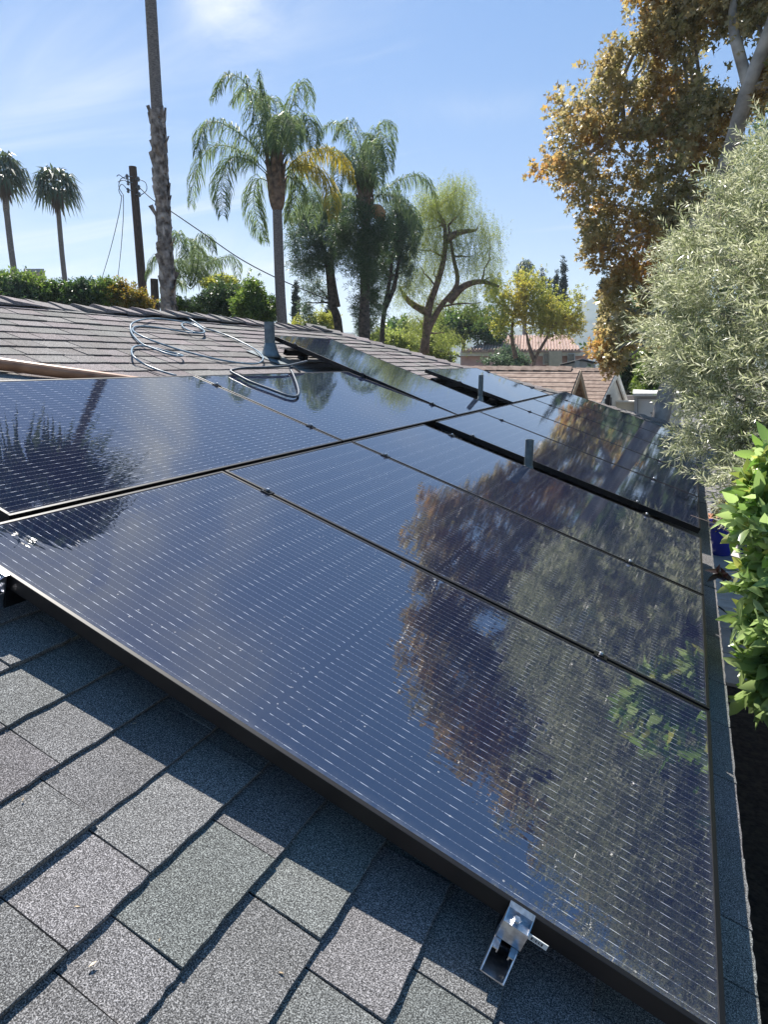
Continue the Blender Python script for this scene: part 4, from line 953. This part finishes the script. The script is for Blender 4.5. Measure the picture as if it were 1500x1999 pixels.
tree('weeping pepper tree with yellow green hair like foliage and leaning reddish trunk', 'tree', [[(826,700),(835,650),(860,600),(893,555),(885,500),(876,440)], [(830,690),(838,600),(852,560),(868,500),(868,440),(850,410)], [(876,590),(905,560),(940,550),(975,560)], [(838,612),(800,590),(780,560)], [(868,470),(895,455),(930,450)]], 28,
     [(870,390,38,40),(840,420,28,40),(905,410,30,38),(895,370,26,22),(850,375,22,26),(935,440,24,30),(820,450,18,28),(880,460,34,26),(960,480,20,30),(925,500,28,30),(850,520,24,34),(820,520,18,34),(900,560,26,24),(960,540,22,26),(800,560,18,30),(850,590,22,28),(940,590,22,22),(815,620,18,30),(800,480,12,20),(870,650,26,20)], 4600, SP_WEEP, .36, L_PEP, M_BARKB, .19, .05, droop=2.4, name='pepper_tree', shell=.3, clump=.38, outw=.25)
tree('yellow green tree with golden patches in front of the pink house', 'tree', [[(1042,716),(1048,695),(1068,660),(1075,640)], [(1044,705),(1035,680),(1028,650)], [(1008,700),(1000,660),(1003,610)]], 38,
     [(1010,570,28,34),(1040,580,30,36),(1075,600,30,30),(1000,610,28,26),(1050,625,36,24),(1100,620,26,26),(1120,600,16,20),(975,590,18,26),(1020,548,16,12),(1090,640,30,18),(980,640,20,18),(1125,640,16,22),(960,560,12,16)], 3600, SP_OV, .24, L_YEL, M_BARKB, .15, .05, name='yellow_tree', shell=.4, clump=.36)
tree('mid green tree mass behind the pepper tree', 'tree', [[(905,700),(905,640)]], 48, [(890,640,38,26),(850,650,36,26),(930,628,28,20),(785,650,24,26),(760,655,18,22),(955,650,26,20)], 2600, SP_OV, .5, L_MID, M_BARKD, .2, .1, name='green_tree')
tree('grey green climbing shrub on the wall of the pink house', 'shrub', [[(1000,716),(1000,700)]], 42, [(972,704,20,11),(1000,697,22,13),(1015,705,18,10)], 700, SP_OV, .30, L_EUC, M_BARKD, .06, .03, name='climbing_shrub')
tree('green bushes behind the ridge under the pepper tree', 'shrub', [[(880,710),(880,690)]], 34, [(862,694,18,16),(840,672,30,20),(780,668,30,18),(745,662,20,12)], 1700, SP_OV, .30, L_PEP, M_BARKD, .06, .03, name='green_bush')
def cypress(x, ytop, ybot, wpx, D, label):
    t = thing('cypress', label, 'tree', Matrix.Identity(4), 'tall narrow cypresses'); n = 9
    B = []
    for i in range(n):
        f = i/(n-1); y = ytop + (ybot-ytop)*f; w_ = wpx*(.18 + .82*min(1, f*1.5)); B.append(pxblob(x, y+4, w_*.5, (ybot-ytop)/n*.8, D, w_*.5*D/FPX))
    crown(t, B, 900, SP_OV, .35*D/60, L_CYP, droop=-.8, shell=.5, clump=.3)
    b = at(x, ybot, D); build('trunk', MB().tube([Vector((b.x, b.y, GZ)), b], .15, 6), M_BARKD, t)
cypress(1100, 508, 620, 11, 60, 'tallest spire shaped cypress right of the yellow tree')
cypress(1087, 535, 620, 9, 61, 'second cypress spire, just left of the tallest')
cypress(1073, 548, 620, 7, 62, 'thinnest cypress spire of the group behind the yellow tree')
cypress(1060, 530, 625, 9, 58, 'leftmost cypress spire of the group behind the yellow tree')
cypress(1181, 515, 640, 16, 34, 'dark cypress column at the left edge of the sycamore')
cypress(578, 552, 622, 9, 46, 'small blue green cypress right of the feather palm trunk')
cypress(645, 570, 645, 17, 44, 'broad grey green cypress behind the leaning evergreen')
fan_palm('small distant fan palm top behind the yellow tree', (at(1026, 600, 62).x, at(1026, 600, 62).y, GZ), at(1026, 528, 62), .2, .2, 1.1, 26, 9, skirt=False)

# ------------------------------------------------------------------ neighbouring buildings
M_PINK = noisy(mat('pink_stucco', (.5, .3, .26), .9), (.46, .28, .25), (.56, .36, .32), 3)
M_CLAY = noisy(mat('clay_tile', (.4, .22, .15), .85), (.27, .165, .13), (.42, .30, .24), 6, rand=.2)
M_TAN = noisy(mat('tan_stucco', (.45, .38, .27), .9), (.42, .36, .26), (.5, .43, .32), 4)
M_BRSH = noisy(mat('brown_roof_shingle', (.25, .18, .14), .9), (.20, .135, .105), (.33, .245, .195), 9, rand=.14, bump=.2)
M_CREAM = noisy(mat('cream_wall_paint', (.68, .62, .5), .8), (.60, .56, .46), (.70, .66, .56), 3)
M_OFFW = noisy(mat('off_white_paint', (.72, .72, .70), .7), (.60, .61, .61), (.72, .72, .71), 2)
M_GLS = mat('window_glass_dark', (.03, .05, .07), .08, spec=.8)
M_GREY = noisy(mat('grey_render', (.3, .3, .3), .9), (.25, .26, .27), (.36, .36, .36), 1)
Zv = Vector((0, 0, 1))
def frame_at(px, D0_, px2, D1_):
    a = at(px[0], px[1], D0_); b = at(px2[0], px2[1], D1_); d = Vector((b.x-a.x, b.y-a.y, 0)); L_ = d.length; d.normalize(); return a, d, L_
# pink house
t = thing('pink_house', 'pink stucco house with a clay tile roof behind the yellow tree', 'house', Matrix.Identity(4))
a, d, L_ = frame_at((900, 686), 46, (1150, 686), 46); nrm = Vector((d.y, -d.x, 0))     # towards the camera
if nrm.dot(CAM-a) < 0: nrm = -nrm
def F3(s, dep, z): return Vector((a.x, a.y, 0)) + d*s - nrm*dep + Zv*z
ez_ = at(1000, 685, 46).z; rz_ = at(1050, 656, 50).z
build('wall', MB().box((0, 0, 0), (1, 1, 1), Matrix(((d.x*L_, -nrm.x*8, 0, a.x), (d.y*L_, -nrm.y*8, 0, a.y), (0, 0, ez_-GZ, GZ), (0, 0, 0, 1)))), M_PINK, t)
s0, s1 = .2, L_*.93; r0_, r1_ = L_*.36, L_*.88
Pf = [F3(s0, -.5, ez_), F3(s1, -.5, ez_), F3(r1_, 4, rz_), F3(r0_, 4, rz_), F3(s0, 8.5, ez_), F3(s1, 8.5, ez_)]
rf = build('roof', MB().add(Pf + [p - Zv*.12 for p in Pf], [(0, 1, 2, 3), (3, 2, 5, 4), (0, 3, 4), (1, 5, 2), (6, 7, 1, 0), (7, 11, 5, 1), (6, 0, 4, 10)]), M_CLAY, t)
nrib = 38; ribm = None
for i in range(nrib):
    f = (i+.5)/nrib; lo_ = Pf[0].lerp(Pf[1], f); s = s0 + (s1-s0)*f
    # ribs run straight up the slope until they meet the ridge or a hip
    k = 1.0
    if s < r0_: k = (s-s0)/(r0_-s0)
    if s > r1_: k = (s1-s)/(s1-r1_)
    hi_ = F3(s, -.5 + 4.5*k, ez_ + (rz_-ez_)*k)
    build('tile_row', MB().tube([lo_ + Zv*.02, hi_ + Zv*.02], .085, 6), M_CLAY, rf)
build('cornice', MB().prism([F3(0, -.35, ez_-.35), F3(L_*.98, -.35, ez_-.35), F3(L_*.98, -.35, ez_-.12), F3(0, -.35, ez_-.12)], -nrm*.3), M_CREAM, t)
def wbox(parent, nm, x0, y0, x1, y1, D, m, th=.15, dep=0.0):
    p = [at(x0, y0, D), at(x1, y0, D), at(x1, y1, D), at(x0, y1, D)]
    dn = Vector((p[0].x-CAM.x, p[0].y-CAM.y, 0)).normalized()
    return build(nm, MB().prism([q + dn*dep for q in p], dn*th), m, parent)
wbox(t, 'pilaster', 1072, 686, 1098, 722, 45.2, M_TAN, .6)
for x0, x1 in ((1062, 1071), (1110, 1122)):
    w1 = wbox(t, 'window', x0-1.5, 689, x1+1.5, 712, 45.5, M_OFFW, .2); wbox(w1, 'pane', x0, 691, x1, 710, 45.4, M_GLS, .08)
# small grey roofed annex
t = thing('annex', 'small pale annex with a thin dark roof edge below the pink house', 'building', Matrix.Identity(4))
pa = [at(1096, 722, 33), at(1160, 722, 33), at(1160, 706, 33), at(1135, 703, 33), at(1096, 713, 33)]
build('wall', MB().prism(pa, Vector((-.3, 3, 0))), M_GREY, t)
build('roof_edge', MB().tube([at(1094, 713, 32.9), at(1136, 702.5, 32.9), at(1165, 709, 32.9)], .06, 5), M_BLKM, t)
build('vent', MB().box((-.1, -.1, -.3), (.1, .1, .3), Matrix.Translation(at(1127, 717, 32.7))), M_GREY, t)

def gable_house(name, label, apexR, DR, apexL, DL, w, slope, m_roof, m_wall, courses_, nrmsign=1, over=.35, trim=M_WHITE, wall_in=.4):
    A = at(*apexR, DR); Bq = at(*apexL, DL); Bq.z = A.z; rdir = (A-Bq); Lr = rdir.length; rdir.normalize()
    p = Vector((rdir.y, -rdir.x, 0)); p = p if p.dot(CAM-A) > 0 else -p
    drop = w*slope
    t = thing(name, label, 'house' if 'house' in name else 'garage', Matrix.Identity(4))
    def Q(s, side, k, dz=0): return Bq + rdir*s + p*side*w*k - Zv*drop*k + Zv*dz
    rf = build('roof', MB().prism([Q(0, 1, 1), Q(0, 0, 0), Q(0, -1, 1), Q(0, -1, 1, -.14), Q(0, 0, 0, -.14), Q(0, 1, 1, -.14)], rdir*Lr), m_roof, t)
    n = courses_
    for i in range(n):
        k0, k1 = i/n, (i+1.15)/n
        if k1 > 1: k1 = 1.01
        up_ = Zv*.006; th = Zv*.014
        V = [Q(-.03, 1, k0) + up_, Q(Lr+.02, 1, k0) + up_, Q(Lr+.02, 1, k1) + up_+th, Q(-.03, 1, k1) + up_+th, Q(-.03, 1, k1) + up_*0, Q(Lr+.02, 1, k1) + up_*0]
        mb = MB().add(V, [(0, 1, 2, 3), (3, 2, 5, 4), (1, 5, 2)])
        build('shingle_course', mb, m_roof, rf)
    caps = int(Lr/.28)
    cmb = MB()
    for i in range(caps):
        s = i*.28; cmb.prism([Q(s, 1, .05, .05), Q(s, 0, 0, .075), Q(s, -1, .05, .05), Q(s, 0, 0, .03)], rdir*.29 + Zv*(-.015))
    build('ridge_cap', cmb, m_roof, rf, kind='stuff')
    wz = A.z - drop*(1-wall_in/w)
    kk = 1-wall_in/w
    g = [Q(Lr-over, 1, kk, -.15), Q(Lr-over, 0, 0, -.15), Q(Lr-over, -1, kk, -.15)]
    g2 = [Vector((g[0].x, g[0].y, GZ)), g[0], g[1], g[2], Vector((g[2].x, g[2].y, GZ))]
    build('wall', MB().prism(g2, -rdir*(Lr-2*over)), m_wall, t)
    for sd in (1, -1):
        build('rake_board', MB().prism([Q(Lr, sd, 0, -.02), Q(Lr, sd, 1, -.02), Q(Lr, sd, 1, -.2), Q(Lr, sd, 0, -.2)], rdir*.05), trim, t)
    build('eave_board', MB().prism([Q(0, 1, 1, .0), Q(Lr, 1, 1, 0), Q(Lr, 1, 1, -.16), Q(0, 1, 1, -.16)], p*.04), trim, t)
    return t, Q, Lr, p, rdir, A
M_GTRIM = noisy(mat('tan_trim', (.36, .26, .17), .7), (.32, .23, .15), (.42, .31, .21), 4)
M_GWALL = noisy(mat('brown_gable_boards', (.2, .13, .08), .85), (.15, .095, .06), (.24, .16, .10), 6)
gt = gable_house('neighbour_garage', 'brown shingled garage roof with an open shaded gable, just beyond the panels', (1131, 721), 15.0, (905, 721), 15.65, 2.6, .52, M_BRSH, M_GWALL, 15, trim=M_GTRIM)
wt = gable_house('white_house', 'small white house with a pinkish brown shingle roof beside the brown garage', (1204, 723), 20.0, (1090, 724), 20.5, 2.3, .62, M_BRSH, M_OFFW, 15, over=.06, wall_in=.12)
t_ = wt[0]; Q_, Lr_, p_, rd_, A_ = wt[1:]
for k, (x0, x1, y0, y1) in enumerate([(1181.5, 1184.5, 779, 789), (1192, 1195, 776, 792)]):
    wbox(t_, 'window', x0, y0, x1, y1, 18.0 if k == 0 else 18.6, M_GLS, .1)
lmp = MB().box((-.05, -.05, -.14), (.05, .05, .14), Matrix.Translation(at(1188, 781, 17.6)))
build('wall_lamp', lmp, M_BLKM, t_)
build('downpipe', MB().tube([at(1190.5, 778, 17.7), at(1190.5, 812, 17.7)], .03, 6), M_BLKM, t_)

# garden wall, white shed, canopy, parked car
t = thing('garden_wall', 'cream garden wall with a grey top band right of the white house', 'wall', Matrix.Identity(4))
wbox(t, 'wall_panel', 1203, 784, 1241, 850, 20.5, M_CREAM, .15); wbox(t, 'coping', 1202, 783, 1241, 785.5, 20.4, M_WHITE, .3); wbox(t, 'upper_band', 1205, 772, 1241, 783, 22.5, M_GREY, .15)
t = thing('white_shed', 'white flat shed with a large plain door between garden wall and leaning trunk', 'shed', Matrix.Identity(4))
wbox(t, 'wall', 1239, 772, 1330, 860, 20.0, M_OFFW, 2.5); 
wbox(t, 'roof', 1236, 768, 1334, 773.5, 19.8, M_WHITE, 2.9)
dr = wbox(t, 'door', 1247, 779, 1316, 860, 19.93, M_OFFW, .05); wbox(t, 'door_frame', 1245, 777, 1318, 778.6, 19.85, M_GREY, .08); wbox(t, 'door_frame', 1245, 778.6, 1246.6, 860, 19.85, M_GREY, .08)
wbox(dr, 'handle', 1271, 805, 1273, 808, 19.85, M_BLKM, .05)
t = thing('white_canopy', 'white pyramid canopy behind the garden wall', 'canopy', Matrix.Identity(4))
c = at(1240, 765, 25); ax_ = at(1240, 751, 25); h_ = .56
V = [c + Vector((-.5*1, -.25, 0))*1.0, c + Vector((.45, -.3, 0)), c + Vector((.5, .35, 0)), c + Vector((-.45, .4, 0)), Vector((c.x, c.y, ax_.z))]
build('cover', MB().add(V + [v - Zv*.06 for v in V[:4]], [(0, 1, 4), (1, 2, 4), (2, 3, 4), (3, 0, 4), (0, 5, 6, 1), (1, 6, 7, 2), (2, 7, 8, 3), (3, 8, 5, 0)]), M_WHITE, t)
for i in range(4): build('pole', MB().tube([V[i]*1.0, Vector((V[i].x, V[i].y, GZ))], .02, 6), M_BLKM, t)
# parked car: only a strip of its white roof and a red lamp show
t = thing('parked_car', 'white car with a red tail lamp, mostly hidden behind the leaning trunk', 'car', Matrix.Identity(4))
cc = at_z(1268, 832, GZ+1.05); y_ = (Vector((cc.x, cc.y, 0))-Vector((CAM.x, CAM.y, 0))).normalized(); x_ = Vector((y_.y, -y_.x, 0))
def car(s, l, h): return Vector((cc.x, cc.y, GZ)) + x_*s + y_*l + Zv*h
sec = [(0, .3), (0, .95), (.15, 1.05), (.55, 1.42), (1.9, 1.48), (2.7, 1.05), (4.1, .9), (4.3, .6), (4.3, .3)]
M_CARW = mat('white_car_paint', (.78, .78, .78), .3, coat=.6)
bd = MB()
rows = []
for s, k in ((-.88, .0), (-.80, .06), (0, .08), (.80, .06), (.88, .0)): rows.append([car(s*(1-.12*max(0, (h-1)/.5)), l, h+k*(1 if h > 1 else 0)) for l, h in sec])
n = len(sec); V = [v for r in rows for v in r]
F_ = [(i*n+j, i*n+j+1, (i+1)*n+j+1, (i+1)*n+j) for i in range(4) for j in range(n-1)] + [tuple(range(n)), tuple(range(4*n, 5*n))[::-1]]
build('body', MB().add(V, F_), M_CARW, t)
build('rear_window', MB().prism([car(-.62, .19, 1.12), car(.62, .19, 1.12), car(.55, .5, 1.42), car(-.55, .5, 1.42)], -y_*.02 + Zv*.02), M_GLS, t)
M_RED = mat('red_lamp', (.4, .02, .02), .2)
for sg in (-1, 1): build('tail_lamp', MB().prism([car(sg*.62, -.01, .78), car(sg*.86, -.01, .78), car(sg*.86, -.01, .95), car(sg*.62, -.01, .95)], -y_*.02), M_RED, t)
for sg in (-1, 1):
    for l in (.8, 3.4):
        build('wheel', MB().tube([car(sg*.72, l, .32), car(sg*.9, l, .32)], .32, 16), M_BLKM, t)
# far grey buildings at the left
t = thing('flat_roofed_building', 'grey brown blocky building top above the hedge at the far left', 'building', Matrix.Identity(4))
wbox(t, 'wall', 47, 531, 88, 600, 60, M_TAN, 3); wbox(t, 'parapet', 46, 525, 86, 531.5, 59.8, M_GREY, 3.4); wbox(t, 'side_block', 28, 540, 48, 600, 61, M_GREY, 3)
t = thing('low_grey_roof', 'low grey roof line just right of the blocky building behind the hedge', 'building', Matrix.Identity(4))
build('roof', MB().prism([at(88, 558, 58), at(112, 553, 58), at(140, 562, 58), at(140, 600, 58), at(88, 600, 58)], Vector((-1, 3, 0))), M_GREY, t)

# ------------------------------------------------------------------ side yard
M_PAVE = noisy(mat('pale_paving', (.45, .41, .38), .85), (.46, .42, .39), (.64, .60, .56), 6, rand=.16, bump=.2)
M_JOINT = noisy(mat('paving_joint', (.12, .1, .09), .95), (.08, .07, .06), (.15, .13, .11), 5)
M_ASPH = noisy(mat('driveway', (.16, .15, .15), .9), (.13, .125, .13), (.19, .18, .18), 4)
M_TERR = noisy(mat('terracotta', (.45, .2, .1), .8), (.36, .15, .08), (.52, .26, .14), 8)
link('driveway', mesh_np('driveway', [(1.2, 13.4, GZ+.01), (16, 13.4, GZ+.01), (16, 60, GZ+.01), (1.2, 60, GZ+.01)], [(0, 1, 2, 3)], M_ASPH), kind='structure')
PAVE0 = at_z(1452, 1345, GZ).y
pt_ = link('patio', mesh_np('patio', [(.6, PAVE0, GZ), (5.2, PAVE0, GZ), (5.2, 13.3, GZ), (.6, 13.3, GZ)], [(0, 1, 2, 3)], M_JOINT), kind='structure')
M_MULCH = noisy(mat('shaded_mulch', (.03, .022, .018), .95), (.015, .011, .009), (.055, .042, .032), 26, bump=.8, dist=.03)  # mulch with the side yard's shade put into its colour
link('planting_bed', mesh_np('planting_bed', [(.6, -3, GZ), (5.2, -3, GZ), (5.2, PAVE0-.005, GZ), (.6, PAVE0-.005, GZ)], [(0, 1, 2, 3)], M_MULCH), kind='structure')
y = PAVE0; row = 0
pv_me = MB().box((0, 0, 0), (1, 1, .035)).mesh('paving_stone', M_PAVE)
while y < 12.2:
    x = 1.0 - (row % 2)*.3; h_ = random.choice([.38, .45, .3])
    while x < 4.6:
        w_ = random.choice([.45, .6, .75])
        link('paving_stone', pv_me, pt_, Matrix.Translation((x, y, GZ + .002 + random.uniform(0, .004))) @ Matrix.Rotation(random.uniform(-.012, .012), 4, 'Z') @ Matrix.Diagonal((w_-.018, h_-.018, 1, 1))); x += w_
    y += h_; row += 1
M_WOODD = noisy(mat('dark_fence_boards', (.06, .045, .035), .9), (.035, .027, .022), (.09, .065, .05), 5, stretch=(8, 8, .6), bump=.3)
t = thing('side_fence', 'dark wooden side fence in shade behind the glossy bush', 'fence', Matrix.Identity(4))
bm_ = MB().box((0, 0, 0), (.022, .138, 1.75)).mesh('board', M_WOODD)
for i in range(70): link('board', bm_, t, Matrix.Translation((3.62 + random.uniform(-.004, .004), -2 + i*.145, GZ)))
build('rail', MB().box((3.59, -2, GZ+.3), (3.618, 8.1, GZ+.39)).box((3.59, -2, GZ+1.35), (3.618, 8.1, GZ+1.44)), M_WOODD, t)
M_BLUE = mat('cobalt_glaze', (.015, .02, .28), .12, coat=1)
def pot(p, r, h, label):
    t = thing('blue_pot', label, 'plant pot', Matrix.Translation(p), 'cobalt blue pots')
    build('pot', MB().lathe([(r*.55, 0), (r*.62, .02), (r*.95, h*.45), (r, h*.7), (r*.85, h*.92), (r*.95, h*.96), (r*.95, h), (r*.8, h), (r*.75, h*.8)], 22), M_BLUE, t, smooth=True)
    n = 160; P = rng.normal(size=(n, 3))*np.array([r*.5, r*.5, h*.2]) + np.array([0, 0, h*1.15]); V, F = scatter(SP_OV[0], SP_OV[1], P, rand_rot(n, np.tile([0, 0, .6], (n, 1))), rng.uniform(.06, .12, n))
    link('plant', mesh_np('plant', V, F, L_ORG), t)
g0 = at_z(1403, 1086, GZ+.04)
pot(g0, .27, .58, 'large cobalt blue glazed pot on the paving beside the leaves'); pot(g0 + Vector((.42, .15, 0)), .2, .5, 'smaller cobalt blue pot half hidden by leaves, right of the large one')
pot(g0 + Vector((.15, 1.3, 0)), .12, .4, 'smallest blue pot behind the large one')
o = build('terracotta_trough', MB().box((-.7, -.45, 0), (.35, .45, .3)).box((-.74, -.49, .3), (.39, .49, .34)), M_TERR, M=Matrix.Translation(g0 + Vector((-.35, 1.25, 0)))); o['label'] = 'terracotta coloured planter behind the blue pots'; o['category'] = 'planter'
o = build('stepping_disc', MB().lathe([(.4, 0), (.4, .03), (.36, .045), (.3, .045)], 24), M_GREY, M=Matrix.Translation(at_z(1408, 1098, GZ+.05))); o['label'] = 'round grey stepping disc on the paving in front of the blue pot'; o['category'] = 'stepping stone'
o = build('cable', MB().tube(spline([at_z(1385, 1170, GZ+.3), at_z(1405, 1185, GZ+.2), at_z(1445, 1215, GZ+.1)], 5), .012, 6), M_BLKM); o['label'] = 'thin black cable running across the pale paving'; o['category'] = 'cable'
for i, (x, y, lb) in enumerate([(1408, 988, 'upper white cable loop on the grey driveway'), (1405, 1007, 'lower white cable loop on the grey driveway')]):
    c = at_z(x, y, GZ+.03); o = build('cable_loop', MB().tube([c + Vector((cos(a)*.42, sin(a)*.5, 0)) for a in np.linspace(.5, 5.6, 24)], .014, 5), M_WHITE); o['label'] = lb; o['category'] = 'cable'

# ------------------------------------------------------------------ the air between here and the hills
hz = MB().box((-1250, -70, GZ-1.2), (620, 1250, 112))
hm = bpy.data.materials.new('haze_air'); hm.use_nodes = True; ht = hm.node_tree
for n_ in list(ht.nodes):
    if n_.type == 'BSDF_PRINCIPLED': ht.nodes.remove(n_)
pv = nd(ht, 'ShaderNodeVolumePrincipled'); pv.inputs['Color'].default_value = (.72, .86, 1, 1); pv.inputs['Density'].default_value = .00055; pv.inputs['Anisotropy'].default_value = .3
ht.links.new(pv.outputs[0], ht.nodes['Material Output'].inputs['Volume'])
build('haze', hz, hm, kind='stuff')
